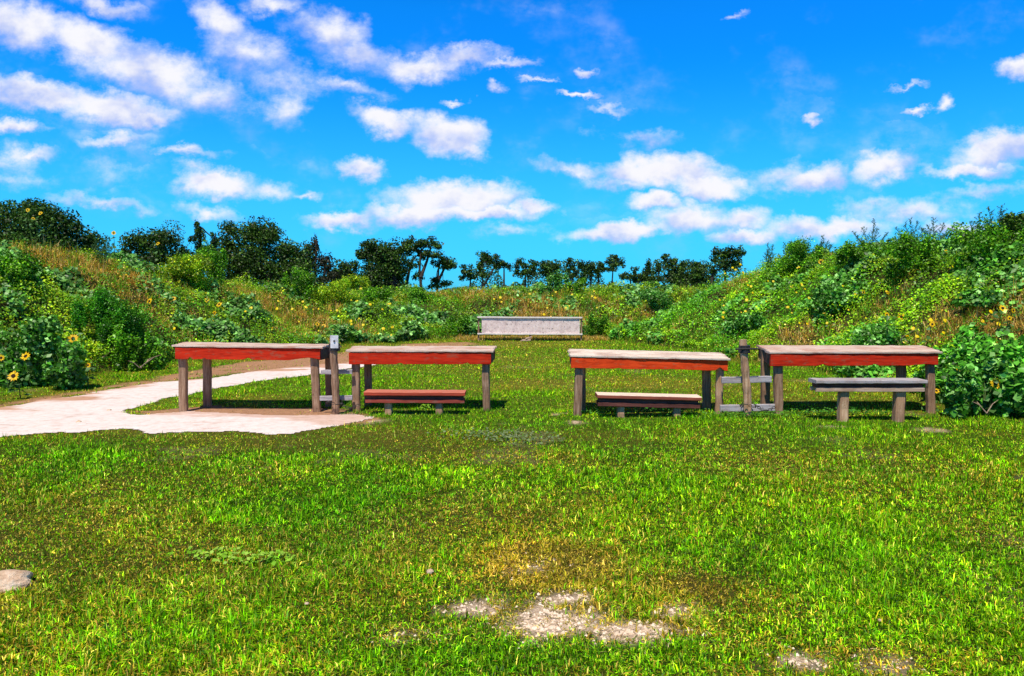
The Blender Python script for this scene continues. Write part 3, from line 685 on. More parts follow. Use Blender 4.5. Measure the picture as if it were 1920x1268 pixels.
tree('forked_tree', 'forked tree left of the bench gap with an arched airy crown', 78, 908, [(906,482,10,12),(900,500,9,16),(912,490,12,12),(925,484,10,8),(940,492,12,9),(954,498,7,9),(930,500,8,7),(904,515,14,9)], [[(905,600),(905,530),(906,490)],[(905,540),(925,505),(935,490)],[(945,560),(945,515),(945,495)]], lsz=.17, dens=.9, group=G, sub=6, tw=.13)
tree('small_tree', 'squat dark tree with gaps in its crown above the left end of the far board', 80, 986, [(975,496,12,10),(992,494,12,9),(985,508,18,10),(1002,506,9,10),(972,515,9,9)], [[(985,600),(985,530),(985,505)]], lsz=.18, dens=.85, group=G, sub=6, tw=.14)
tree('small_tree', 'dense double headed tree just left of the leafy green bush', 80, 1028, [(1018,498,9,9),(1028,498,10,10),(1042,500,10,10),(1025,510,18,9)], [[(1028,600),(1028,530),(1028,505)]], lsz=.18, group=G, tw=.14)
tree('thin_tree', 'thin upright tree right of the leafy green bush', 80, 1070, [(1067,492,6,9),(1069,505,8,9),(1075,497,5,10),(1072,516,8,8),(1082,508,5,6)], [[(1070,600),(1070,530),(1069,490)],[(1072,530),(1079,490)]], lsz=.16, group=G, sub=6, tw=.11)
tree('flat_topped_tree', 'flat topped dark tree over a forked trunk in the middle of the row', 80, 1102, [(1088,496,9,8),(1100,500,14,10),(1112,502,10,10),(1100,512,12,9),(1092,520,10,6)], [[(1096,600),(1098,525),(1100,505)],[(1106,560),(1108,520),(1110,502)]], lsz=.18, group=G, tw=.14)
tree('thin_tree', 'narrow tree close against the flat topped tree', 80, 1124, [(1124,496,7,7),(1126,505,8,8),(1120,514,6,8),(1133,504,5,5)], [[(1122,600),(1122,530),(1124,500)]], lsz=.16, group=G, sub=6, tw=.12)
tree('lollipop_tree', 'lone tree with a round head on a bare thin trunk', 80, 1150, [(1152,482,9,7),(1148,490,11,9),(1162,494,9,8),(1152,500,13,8),(1142,506,6,5)], [[(1147,600),(1147,535),(1150,495)]], lsz=.17, group=G, sub=7, tw=.13)
tree('low_tree', 'low wide dark thicket tree left of the pointed tree', 78, 1180, [(1170,518,10,9),(1185,520,12,9),(1196,524,12,10),(1190,506,6,8)], [[(1182,600),(1182,540),(1182,520)]], lsz=.18, group=G, tw=.14)
tree('pointed_tree', 'pointed dark tree with a conical top', 78, 1213, [(1216,495,5,9),(1215,508,9,9),(1212,522,15,10),(1202,516,8,10),(1225,528,16,9)], [[(1214,600),(1214,530),(1216,492)]], lsz=.17, group=G, tw=.14)
tree('column_tree', 'slim column shaped dark tree beside the pointed tree', 78, 1234, [(1236,497,5,9),(1233,508,7,10),(1236,519,6,8)], [[(1234,600),(1234,530),(1234,500)]], lsz=.16, group=G, sub=6, tw=.12)
tree('broad_tree', 'wide dark tree group leader at right end of the row with three tops', 74, 1270, [(1248,484,7,7),(1254,498,10,10),(1262,490,7,6),(1268,508,12,14),(1280,500,9,11),(1265,525,26,16),(1290,530,24,18)], [[(1268,600),(1266,540),(1260,500)]], lsz=.18, group=G, tw=.2)
tree('broad_tree', 'broad low tree touching the foot of the right bank skyline', 70, 1312, [(1300,498,12,8),(1318,500,14,10),(1300,515,22,12),(1322,520,18,16),(1275,540,30,14),(1310,540,26,16)], [[(1310,600),(1308,545),(1308,515)]], lsz=.17, group=G, tw=.2)
tree('broad_tree', 'dark two headed tree rising behind the right bank slope', 60, 1362, [(1350,478,14,12),(1365,476,14,13),(1358,495,16,14),(1385,472,10,10),(1378,490,12,14),(1340,485,7,7),(1336,510,8,8)], [[(1362,600),(1360,520),(1360,490)],[(1334,560),(1336,520),(1340,498)]], lsz=.16, group=G, tw=.15)
for (px, w_, tp, D_, lab) in [(1045,0,530,86,'distant low brush line seen behind the middle trees')]:
    n = 34000; xx = RNG.uniform(-48, 40, n); base = 2.5 + 3.2 * sstep(fbm(xx * .35, xx * 0 + 3, 151, 3), .3, .7)
    gap = np.exp(-((xx + 10.5) / 2.2) ** 2); zz = RNG.random(n) ** .8 * base * (1 - .75 * gap)
    yy = 88 + RNG.normal(0, 1.2, n)
    V, Tt, Cc = leaves(np.stack([xx, yy, zz], 1), RNG.normal(0, .6, (n, 3)) + np.array([0, -.3, .4]), RNG.uniform(.15, .32, n), pick(DK, (3, 3, 1.5, 2), n))
    tag(arrmesh('brush_line', V, Tt, Cc, M_tree), lab, 'brush', kind='stuff')

# ------------------------------------------------------------------ bushes and tall weeds on the banks
LG = [(.07,.24,.008),(.12,.35,.010),(.20,.44,.014),(.04,.13,.008)]
YG = [(.22,.42,.010),(.33,.48,.012),(.46,.52,.02),(.12,.3,.010)]
BG = [(.06,.24,.015),(.11,.34,.04),(.26,.52,.14),(.03,.12,.010)]  # palest green paints in the glossy highlights on the leaves
def bush(px, top, bot, wpx, label, cols=LG, lsz=.05, name='leafy_bush', dens=1.0, D_=None, wts=(3, 3, 2, 2)):
    p = hit(px, bot, .12) if D_ is None else at(px, bot, D_)
    if p is None: p = at(px, bot, 22)
    s = p.y / F; zt = p.z + (bot - top) * s; r = wpx / 2 * s
    k_ = 1 + .85 * r / p.y if p.y < 16 else 1.0; p = Vector((p.x * k_, p.y * k_, p.z)); zt = CAMZ + (zt - CAMZ) * k_; z0 = tz(p.x, p.y); h = max(.25, zt - z0)
    loc = Vector((p.x, p.y, z0)); root = empty(name, loc, label, 'bush', 'bushes growing on the banks'); parts = []
    k = 7
    for i in range(k + 6):
        a = random.uniform(0, 6.28); q = random.random() ** .5 * .8; zc = z0 + h * (random.uniform(.45, .8) if i < k else random.uniform(.08, .4))
        rr = r * random.uniform(.20, .50)
        parts.append(blob_leaves((p.x + math.cos(a) * q * r, p.y + math.sin(a) * q * r, zc), (rr, rr, h * .3), int(520 * dens * (.05 / lsz) ** 1.4 * max(.5, r * h * 2)), lsz, cols, wts, .62, 7))
    V, Tt, Cc = join(parts); arrmesh('foliage', V, Tt, Cc, M_leaf, root, loc)
    m = MB()
    for i in range(6):
        a = random.uniform(0, 6.28); e_ = Vector((p.x + math.cos(a) * r * .5, p.y + math.sin(a) * r * .5, z0 + h * .7))
        m.tube([loc - Vector((0, 0, .05)), loc.lerp(e_, .5) + Vector((0, 0, .04)), e_], [.012, .009, .004], 5)
    m.build('stem', M_stalk, root, loc); return root
bush(205, 545, 650, 130, 'soft dark green rounded bush halfway up left bank above the first red table', [(.03,.17,.006),(.05,.24,.008),(.08,.30,.010)], .035, wts=(2, 3, 2), dens=1.5)
bush(255, 605, 688, 90, 'dark leafy bush at the left bank foot beside the white path', LG, .05)
bush(50, 600, 720, 170, 'large leafy bush full of sunflowers at the left edge by the path', BG, .085, dens=1.2)
bush(125, 640, 722, 90, 'shadowy leafy bush at the bottom right side of the left edge sunflowers', BG, .08)
bush(25, 470, 540, 120, 'bright green bush at left frame edge under the dark tree top', LG, .05)
bush(350, 470, 525, 110, 'yellow green bush on the left skyline between the two dark trees', YG, .05)
bush(395, 462, 520, 70, 'bright green bush on the left skyline in front of the largest tree', LG, .045)
bush(560, 505, 555, 60, 'pale leafy bush on the left bank skyline below the largest tree', LG, .055)
bush(640, 520, 560, 110, 'yellow green bush on the sloping skyline below the low dark tree', YG, .05)
bush(705, 540, 570, 90, 'bright green bush at the foot of the thick dark trunk', LG, .05)
bush(1040, 512, 545, 56, 'leafy green bush standing up from the far bank in the middle', BG, .07)
bush(1080, 520, 545, 36, 'dark green bush beside the leafy bush on the far bank', LG, .05)
bush(790, 538, 562, 60, 'soft green bush on the far bank under the sky gap', LG, .05)
bush(860, 590, 622, 50, 'dark leafy bush to the left of the far board', LG, .05)
bush(1120, 590, 625, 50, 'bright green bush to the right of the far board', LG, .05)
bush(1225, 545, 575, 70, 'green bush where the right bank meets the far bank', BG, .06)
bush(1500, 448, 500, 110, 'rounded green bush on the crest of the right bank', LG, .045)
bush(1600, 455, 500, 90, 'short green bush on the right bank skyline under the first feathery weed', LG, .045)
bush(1720, 440, 500, 120, 'dense green bush on the right skyline under the twin feathery weeds', LG, .045)
bush(1860, 415, 520, 150, 'tall soft green bush at the right frame edge skyline', LG, .05, dens=1.3)
bush(1910, 400, 480, 90, 'dark green bush top at the upper right frame edge', DK + [], .055, wts=(1, 2, 3, 1))
bush(1400, 585, 630, 90, 'broad leafy bush low on the right bank behind the third table', BG, .07)
bush(1570, 530, 580, 100, 'pale leafed bush in the middle of the right bank', BG, .08)
bush(1640, 620, 690, 120, 'leafy bush on the bank directly behind the fourth red table', BG, .075)
bush(1850, 668, 768, 80, 'big broad leafed bush at the bank foot right of the fourth table', BG, .10, dens=1.3)
bush(1915, 690, 772, 60, 'broad leafed bush at the lower right frame edge of the bank', BG, .10, dens=1.2)
bush(1802, 690, 772, 60, 'shaded leafy bush touching the right leg of the fourth table', BG, .085)
bush(1860, 540, 600, 120, 'pale leafed bush high on the right bank near the frame edge', BG, .085)
def feather_weed(px, top, bot, wpx, label):
    p = hit(px, bot, .1) or at(px, bot, 20)
    s = p.y / F; z0 = tz(p.x, p.y); loc = Vector((p.x, p.y, z0)); h = p.z + (bot - top) * s - z0
    root = empty('tall_weed', loc, label, 'weed', 'tall weeds on the bank skylines'); m = MB(); parts = []
    for i in range(5):
        dx = (i - 2) / 2 * wpx / 2 * s + random.uniform(-.05, .05); hh = h * (1 - .35 * abs(i - 2) / 2) * random.uniform(.85, 1.05)
        tip = loc + Vector((dx, random.uniform(-.15, .15), hh)); b0 = loc + Vector((dx * .15, 0, 0)); mid = b0.lerp(tip, .5) + Vector((-dx * .12, 0, 0))
        m.tube([b0, mid, tip], [.010, .007, .003], 5)
        for j in range(16):
            q = .3 + .7 * j / 16; o_ = b0.lerp(mid, q * 2) if q < .5 else mid.lerp(tip, q * 2 - 1)
            a = random.uniform(0, 6.28); ln = .26 * (1.15 - q) * random.uniform(.6, 1.3); e_ = o_ + Vector((math.cos(a) * ln, math.sin(a) * ln, ln * .9))
            m.tube([o_, e_], [.004, .002], 4)
            n = 16; tt_ = RNG.random(n)[:, None]; pp = np.array(o_) * (1 - tt_) + np.array(e_) * tt_ + RNG.normal(0, .012, (n, 3))
            parts.append(leaves(pp, RNG.normal(0, 1, (n, 3)), RNG.uniform(.02, .045, n), pick([(.05,.14,.03),(.08,.19,.05),(.12,.24,.08)], [2, 2, 1], n), .4))
    V, Tt, Cc = join(parts); arrmesh('foliage', V, Tt, Cc, M_leaf, root, loc); m.build('stem', M_stalk, root, loc)
feather_weed(1632, 412, 460, 60, 'feathery tall weed on right skyline nearest the rounded crest')
feather_weed(1708, 398, 460, 50, 'left one of two tall feathery weeds against the low cloud')
feather_weed(1752, 405, 465, 55, 'right one of two tall feathery weeds against the low cloud')
feather_weed(1870, 372, 440, 46, 'tallest thin weed against the sky near the right frame edge')
feather_weed(1835, 402, 450, 50, 'leaning feathery weed beside the tallest thin weed')
feather_weed(1443, 446, 470, 16, 'small dark spiky weed on the right bank skyline')
feather_weed(1545, 442, 470, 22, 'short spiky weed on top of the right bank crest')
feather_weed(1905, 395, 450, 40, 'feathery weed in front of the dark bush at the right frame edge')
feather_weed(195, 432, 500, 40, 'thin weed beside the skyline sunflower on the left bank')
feather_weed(560, 492, 540, 30, 'pale thin weed standing below the scraggly brown tree')

# ------------------------------------------------------------------ sunflowers
def flower_head(c, face, r, root, loc, closed=False):
    c = np.array(c); f = np.array(face, float); f /= np.linalg.norm(f)
    a = np.cross(f, [0, 0, 1]); a /= np.linalg.norm(a); b = np.cross(a, f)
    V = []; Tt = []; n = 14
    for i in range(n):
        g = 2 * math.pi * (i + random.uniform(-.2, .2)) / n; d = a * math.cos(g) + b * math.sin(g); s_ = np.cross(f, d)
        k = len(V); rr = r * random.uniform(.85, 1.1); bend = f * r * random.uniform(-.15, .2)
        V += [c + d * r * .3 - s_ * r * .08, c + d * r * .3 + s_ * r * .08, c + d * rr * .68 + s_ * r * .17 + bend * .4, c + d * rr * .68 - s_ * r * .17 + bend * .4, c + d * rr + bend]
        Tt += [[k, k + 1, k + 2], [k, k + 2, k + 3], [k + 3, k + 2, k + 4]]
    V = np.array(V); cc = np.tile(np.array([[.98, .62, .002]]), (len(V), 1)) * np.repeat(RNG.uniform(.8, 1.1, (n, 1)), 5, 0)
    hd = arrmesh('flower_head', V, Tt, cc, M_petal, root, loc)
    dm_ = MB(); m_ = 10; vs = []; fs = []
    for j, (rr, hh) in enumerate([(.36, .0), (.34, .10), (.2, .17)]):
        for i in range(m_):
            g = 2 * math.pi * i / m_; vs.append(c + (a * math.cos(g) + b * math.sin(g)) * r * rr + f * r * hh)
    vs.append(c + f * r * .18)
    for j in range(2):
        for i in range(m_): fs.append([j * m_ + i, j * m_ + (i + 1) % m_, (j + 1) * m_ + (i + 1) % m_, (j + 1) * m_ + i])
    for i in range(m_): fs.append([2 * m_ + i, 2 * m_ + (i + 1) % m_, 3 * m_])
    fs.append(list(range(m_))[::-1])
    dm_.add(vs, fs); d_ = dm_.build('flower_centre', M_disc, None, loc); d_.location = (0, 0, 0); d_.parent = hd
def sunflower(px, py, rpx, label, stem=.45, leafn=12, group='sunflowers on the banks', D_=None, lpale=True):
    p = hit(px, py, stem * .75) if D_ is None else at(px, py, D_)
    if p is None: p = at(px, py, D_ or 18)
    if (px < 190 and py > 590) or (px > 1740 and py > 540):
        k_ = 1 - (.95 if px < 190 else .5) / p.y; p = Vector((p.x * k_, p.y * k_, CAMZ + (p.z - CAMZ) * k_))
    s = p.y / F; r = max(.028, rpx * s * .82)
    bx, by = p.x + random.uniform(-.08, .08), p.y + random.uniform(.05, .2); z0 = tz(bx, by)
    if z0 > p.z - .1: z0 = p.z - .2
    loc = Vector((bx, by, z0)); root = empty('sunflower', loc, label, 'sunflower', group)
    face = (random.uniform(-.5, .5), -1, random.uniform(.1, .8))
    p2 = p - Vector(face).normalized() * .015; mid = loc.lerp(p2, .55) + Vector((random.uniform(-.05, .05), .03, .03))
    m = MB(); m.tube([loc - Vector((0, 0, .05)), mid, p2], [.009, .007, .005], 5); m.build('stem', M_stalk, root, loc)
    if leafn:
        n = leafn; q = RNG.random(n)[:, None] * .92; L0, L1 = np.array(loc), np.array(p2); a = RNG.uniform(0, 6.28, n); rr = RNG.uniform(.04, .13, n)
        pp = L0 * (1 - q) + L1 * q + np.stack([np.cos(a) * rr, np.sin(a) * rr, RNG.normal(0, .02, n)], 1)
        nn = np.stack([np.cos(a) * .5, np.sin(a) * .5 - .2, np.ones(n)], 1) + RNG.normal(0, .25, (n, 3))
        V, Tt, Cc = leaves(pp, nn, RNG.uniform(.07, .13, n), pick([(.08,.19,.05),(.13,.27,.10),(.06,.15,.03)], [2, 2, 2], n), .85, .2)
        arrmesh('leaf_cluster', V, Tt, Cc, M_leaf, root, loc)
    flower_head(p, face, r, root, loc); return root
SF = [(25,705,15,'lowest sunflower at the left edge just above the grass verge',.35),(48,668,13,'large sunflower above the lowest one at the left edge',.4),
 (46,620,9,'sunflower at left edge, above the large open one',.45),(96,624,10,'sunflower midway along the upper row at the left edge',.45),(137,635,13,'largest open sunflower of the upper row at the left edge',.45),
 (130,679,10,'orange toned sunflower low right in the left edge bush',.4),(165,685,8,'small sunflower at the right side of the left edge bush',.4),(2,671,9,'sunflower cut by the left frame edge',.4),(88,645,7,'dull small sunflower between the rows of the left edge bush',.4),
 (213,437,9,'pale sunflower alone against the sky on the left skyline',.6),(296,457,8,'yellow sunflower on a tall stalk before the round dark tree',.6),(76,400,9,'sunflower before the dark tree top at far left',.7),(52,394,8,'left hand sunflower before the dark tree top at far left',.7),(62,410,7,'lower sunflower before the dark tree top at far left',.6),
 (363,492,7,'orange sunflower in the yellow green skyline bush',.4),(377,502,9,'lower yellow sunflower in the yellow green skyline bush',.4),(280,565,9,'sunflower on the left bank above the first table left half',.35),(325,560,7,'dim sunflower left of the clustered pair on the left bank',.35),
 (383,553,9,'upper sunflower of the clustered pair on the left bank',.35),(387,563,7,'lower sunflower of the clustered pair on the left bank',.3),(411,571,8,'sunflower right of the clustered pair on the left bank',.35),(402,587,7,'sunflower below the clustered pair on the left bank',.3),
 (595,608,6,'left of two close yellow flowers above the left post',.3),(607,611,6,'right of two close yellow flowers above the left post',.3),(510,617,5,'sunflower above the middle of the first table',.3),(628,622,6,'yellow flower right beside the top of the left post',.25),
 (1880,452,10,'sunflower high on the right skyline bush',.5),(1690,594,10,'open sunflower on the bank above the fourth table',.35),(1663,590,7,'smaller sunflower left of the open one above the fourth table',.35),
 (1867,719,14,'largest sunflower at lower right of the bank foot',.4),(1798,692,9,'sunflower right of the fourth table top corner',.4),(1822,699,9,'yellow flower cluster head left above the largest right sunflower',.4),(1756,733,8,'sunflower peeping out beside the right leg of the fourth table',.3),
 (1748,608,8,'side facing sunflower left of the orange straw patch',.35),(1880,578,10,'yellow sunflower above the straw near the right frame edge',.4),(1893,597,7,'orange fading sunflower near the right frame edge',.35),(1900,582,7,'half hidden sunflower at the right frame edge',.4),
 (1652,684,8,'sunflower seen under the top of the fourth table',.25),(1701,633,8,'dull yellow sunflower just above the fourth table top',.25),(1530,576,8,'sunflower in the upper middle of the right bank',.35),
 (1591,473,7,'yellow sunflower near the right crest under the first feathery weed',.3),(1503,486,7,'yellow sunflower left on the rounded crest slope',.3),(1539,491,8,'sunflower right on the rounded crest slope',.3),(1775,472,7,'orange sunflower under the right skyline weeds',.3),
 (1619,548,7,'sunflower at mid height of right bank over the third gap',.3),(1665,549,6,'sunflower right of the mid height one on the right bank',.3),(1416,598,6,'sunflower above the right post on the right bank',.3),(1700,499,6,'small sunflower under the dense skyline bush',.3)]
for a in SF: sunflower(a[0], a[1], a[2] * (.62 if a[1] < 470 and a[0] < 400 else .9), a[3], a[4], 12 if a[2] > 6 else 6)
rects = [((1340,480,1520,620), 42, 'tiny yellow wildflower among the bright weeds on the lower right bank slope', 'small yellow flowers on the right bank'),
         ((560,540,740,630), 34, 'tiny yellow wildflower among the weeds on the lower end of the left bank', 'small yellow flowers on the low left bank'),
         ((180,500,560,620), 18, 'tiny yellow wildflower among the dry weeds on the left bank', 'small yellow flowers on the high left bank'),
         ((800,545,1150,590), 16, 'tiny yellow wildflower on the far bank above the board', 'small yellow flowers on the far bank'),
         ((1520,480,1900,640), 26, 'tiny yellow wildflower among the leafy weeds high on the right bank', 'small yellow flowers on the high right bank')]
for (x0, y0, x1, y1), k, lab, gr in rects:
    for i in range(k):
        px, py = random.uniform(x0, x1), random.uniform(y0, y1); p = hit(px, py, .28)
        if p is None or p.z < .2: continue
        z0 = tz(p.x, p.y); z0 = min(z0, p.z - .1); loc = Vector((p.x, p.y, z0)); r = random.uniform(.02, .042) * max(1, p.y / 18)
        root = empty('wildflower', loc, lab, 'wildflower', gr)
        m = MB(); m.tube([loc, p], [.005, .003], 4); m.build('stem', M_stalk, root, loc)
        n = 7; V = []; Tt = []
        f = Vector((random.uniform(-.4, .4), -1, .6)).normalized(); a = f.cross(Vector((0, 0, 1))).normalized(); b = a.cross(f)
        for j in range(n):
            g = 6.283 * j / n; V.append(p + (a * math.cos(g) + b * math.sin(g)) * r * random.uniform(.8, 1.15)); Tt.append([j, (j + 1) % n, n])
        V.append(p + f * r * .25)
        arrmesh('flower_head', [tuple(v) for v in V], Tt, np.tile(np.array([[.95, .72, .004]]), (n + 1, 1)), M_petal, root, loc)

# ------------------------------------------------------------------ shooting tables
def lerp(a, b, t): return a + (b - a) * t
def seatwood(name, topc, edgec):
    def cf(t, c):
        gm = t.n('ShaderNodeNewGeometry'); sp_ = t.n('ShaderNodeSeparateXYZ'); t.l(gm.outputs['True Normal'], sp_.inputs[0])
        g = t.noise(stretch(t, c, 1.5, 28, 28), 1.6, 7, .7, .6)
        a_ = t.ramp(g, [(.3, tuple(q * .6 for q in topc)), (.6, topc)]); b_ = t.ramp(g, [(.3, tuple(q * .5 for q in edgec)), (.6, edgec)])
        w_ = t.m('ADD', sp_.outputs[2], t.m('MULTIPLY', t.m('SUBTRACT', t.noise(c.outputs['Object'], 8, 5, .7), .5), .9))
        return t.mix(t.mr(w_, .45, .75), b_, a_)
    return pbr(name, cf, .75, lambda t, c: t.noise(stretch(t, c, 1.5, 28, 28), 2.2, 6, .75, .4), .8, .005, .2)
M_seat2 = seatwood('sun_faded_red_seat', (.62,.20,.13), (.50,.075,.04)); M_seat3 = seatwood('sun_bleached_seat', (.92,.74,.60), (.36,.095,.06))
def notcher(lst):
    def f(q):
        s = 0
        for (c, w_, d) in lst: s = max(s, 1.6 * d * max(0, 1 - abs(q - c) / w_))
        return s
    return f
def table(label, FL, FR, BL, BR, legs, mred, mtop, mside, notches, rnd=(), ap=.155, mleg=M_post):
    loc = (FL + FR + BL + BR) / 4; loc.z = 0
    root = empty('shooting_table', loc, label, 'table', 'red edged shooting tables')
    X = (FR - FL).normalized()
    bk = (BL - FL).normalized()
    m = MB(); nb = 5; th = .026
    for i in range(nb):
        a, b = (i + .5) / nb, 1.0 / nb; e0, e1 = random.uniform(-.012, .02), random.uniform(-.012, .02)
        p0 = lerp(FL + bk * .004, BL, a) - X * (.015 + e0); p1 = lerp(FR, BR, a) + X * (.015 + e1); wd = (BL - FL)
        p0 = p0 - Vector((0, 0, th / 2)); p1 = p1 - Vector((0, 0, th / 2)) + Vector((0, 0, random.uniform(-.003, .003)))
        m.beam(p0, p1, wd, wd.length * b - .006, th, .004, 22, .0018)
    m.build('tabletop', mtop, root, loc)
    U3 = Vector((0, 0, 1)); dn = U3 * (th + .010 + ap / 2); inx = X * .012; bk = (BL - FL).normalized()
    m = MB(); m.beam(FL - dn + bk * .032, FR - dn + bk * .032, U3, ap, .038, .004, 60, .0008, notcher(notches)); m.build('front_apron', mred, root, loc)
    m = MB(); m.beam(BL - dn - bk * .045, BR - dn - bk * .045, U3, ap * .9, .038, .004, 12, .0008); m.build('back_apron', mred, root, loc)
    for (A, B, s) in ((FL, BL, 1), (FR, BR, -1)):
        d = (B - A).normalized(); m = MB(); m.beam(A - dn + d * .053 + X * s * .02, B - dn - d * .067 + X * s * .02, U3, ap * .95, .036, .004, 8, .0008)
        m.build('side_apron', mside, root, loc)  # darker than the red front: shadow on the ends put into the colour
    for (bx, by, tx, corner, wdt) in legs:
        base = gp(bx, by); c = {'FL': FL, 'FR': FR, 'BL': BL, 'BR': BR}[corner]
        if corner[0] == 'F': base.y = c.y + .115; base.x = (bx - 960) / F * (base.y * CP + CAMZ * SP)
        top = at(tx, 660, base.y); top.z = c.z - th - .012
        m = MB()
        if corner in rnd:
            pts = [lerp(base - Vector((0, 0, .12)), top, k / 9) + Vector((random.uniform(-.004, .004), random.uniform(-.004, .004), 0)) for k in range(10)]
            m.tube(pts, [wdt * .5] * 10, 12, jit=.05); m.build('leg', M_post_b, root, loc, smooth=True)
        else:
            m.beam(base - Vector((0, 0, .12)), top, X, wdt, .085, .012, 10, .0022); m.build('leg', mleg, root, loc)
    return root
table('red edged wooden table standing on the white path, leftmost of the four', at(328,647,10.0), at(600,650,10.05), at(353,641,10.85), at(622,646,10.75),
      [(344,775,343,'FL',.105),(595,775,589,'FR',.105),(389,764,389,'BL',.105),(616,762,616,'BR',.085)], M_red, M_top, M_brown_shade, [(.5,.03,.02),(.92,.14,.025),(.1,.01,.02),(.2,.02,.012)])
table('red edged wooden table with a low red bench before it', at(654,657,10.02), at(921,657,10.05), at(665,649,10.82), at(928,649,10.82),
      [(668,774,667,'FL',.105),(913,772,909,'FR',.095),(690,763,690,'BL',.10),(914,763,912,'BR',.085)], M_red, M_top, M_brown_shade, [(.36,.02,.018),(.83,.02,.018),(.6,.01,.006)])
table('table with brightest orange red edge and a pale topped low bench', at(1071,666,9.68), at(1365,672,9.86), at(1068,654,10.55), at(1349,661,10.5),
      [(1082,785,1087,'FL',.10),(1347,781,1351,'FR',.105),(1325,769,1325,'BR',.105),(1091,770,1091,'BL',.095)], M_red_b, M_top2, M_brown_shade, [(.95,.03,.03),(.3,.03,.008),(.65,.2,.006)], rnd=('FR',), ap=.135)
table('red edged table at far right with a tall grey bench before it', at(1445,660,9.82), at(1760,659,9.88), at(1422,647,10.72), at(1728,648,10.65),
      [(1460,781,1458,'FL',.11),(1746,783,1743,'FR',.10),(1689,767,1689,'BR',.12),(1435,767,1435,'BL',.115)], M_red, M_top, M_brown_shade, [(.31,.03,.016),(.62,.03,.016),(.93,.1,.012)])

# ------------------------------------------------------------------ benches
def bench(label, x0, x1, yt0, yt1, D_, legs, mtop, mside, mpost, beamh, gap, tck=.05, dep=.27, name='low_bench'):
    A = at(x0, yt0, D_); B = at(x1, yt1, D_); loc = (A + B) / 2 + Vector((0, dep / 2, 0)); loc.z = 0
    root = empty(name, loc, label, 'bench', 'benches in front of the shooting tables'); Y = Vector((0, 1, 0)); Z = Vector((0, 0, 1))
    m = MB(); m.beam(A + Y * dep / 2 - Z * tck / 2, B + Y * dep / 2 - Z * tck / 2, Y, dep, tck, .007, 20, .0012); m.build('seat', mtop, root, loc)
    zz = Z * (tck + gap + beamh / 2); X = (B - A).normalized()
    m = MB(); m.beam(A + Y * .05 - zz + X * .012, B + Y * .05 - zz - X * .012, Z, beamh, .038, .004, 14, .001); m.build('front_rail', mside, root, loc)
    m = MB(); m.beam(A + Y * (dep - .05) - zz + X * .012, B + Y * (dep - .05) - zz - X * .012, Z, beamh, .038, .004, 14, .001); m.build('back_rail', mside, root, loc)
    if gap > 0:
        m = MB(); zz2 = Z * (tck + gap / 2); m.beam(A + Y * dep / 2 - zz2 + X * .03, B + Y * dep / 2 - zz2 - X * .03, Y, dep * .62, gap, .002, 8, .0005); m.build('core_board', M_brown_shade, root, loc)
    for (lx, ly, w_) in legs:
        b = gp(lx, ly); b.y = D_ + dep / 2 - .005; b.x = (lx - 960) / F * b.y; t = Vector((b.x, b.y, A.z - tck - gap - .002)); b.z = -.12
        m = MB(); m.beam(b, t, Vector((1, 0, 0)), w_, dep * .42, .01, 6, .002); m.build('leg', mpost, root, loc)
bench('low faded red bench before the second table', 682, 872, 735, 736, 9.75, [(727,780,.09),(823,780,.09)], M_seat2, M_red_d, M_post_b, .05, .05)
bench('low bench with a pale bleached top and dark red sides', 1120, 1316, 740, 745, 9.6, [(1165,790,.09),(1271,793,.09)], M_seat3, M_brown_shade, M_post_b, .055, .05)
bench('tall grey weathered bench before the rightmost table', 1531, 1739, 713, 713, 9.25, [(1585,797,.11),(1690,797,.115)], M_grey, M_tan, M_post_b, .05, .055, .045, .26, 'tall_bench')

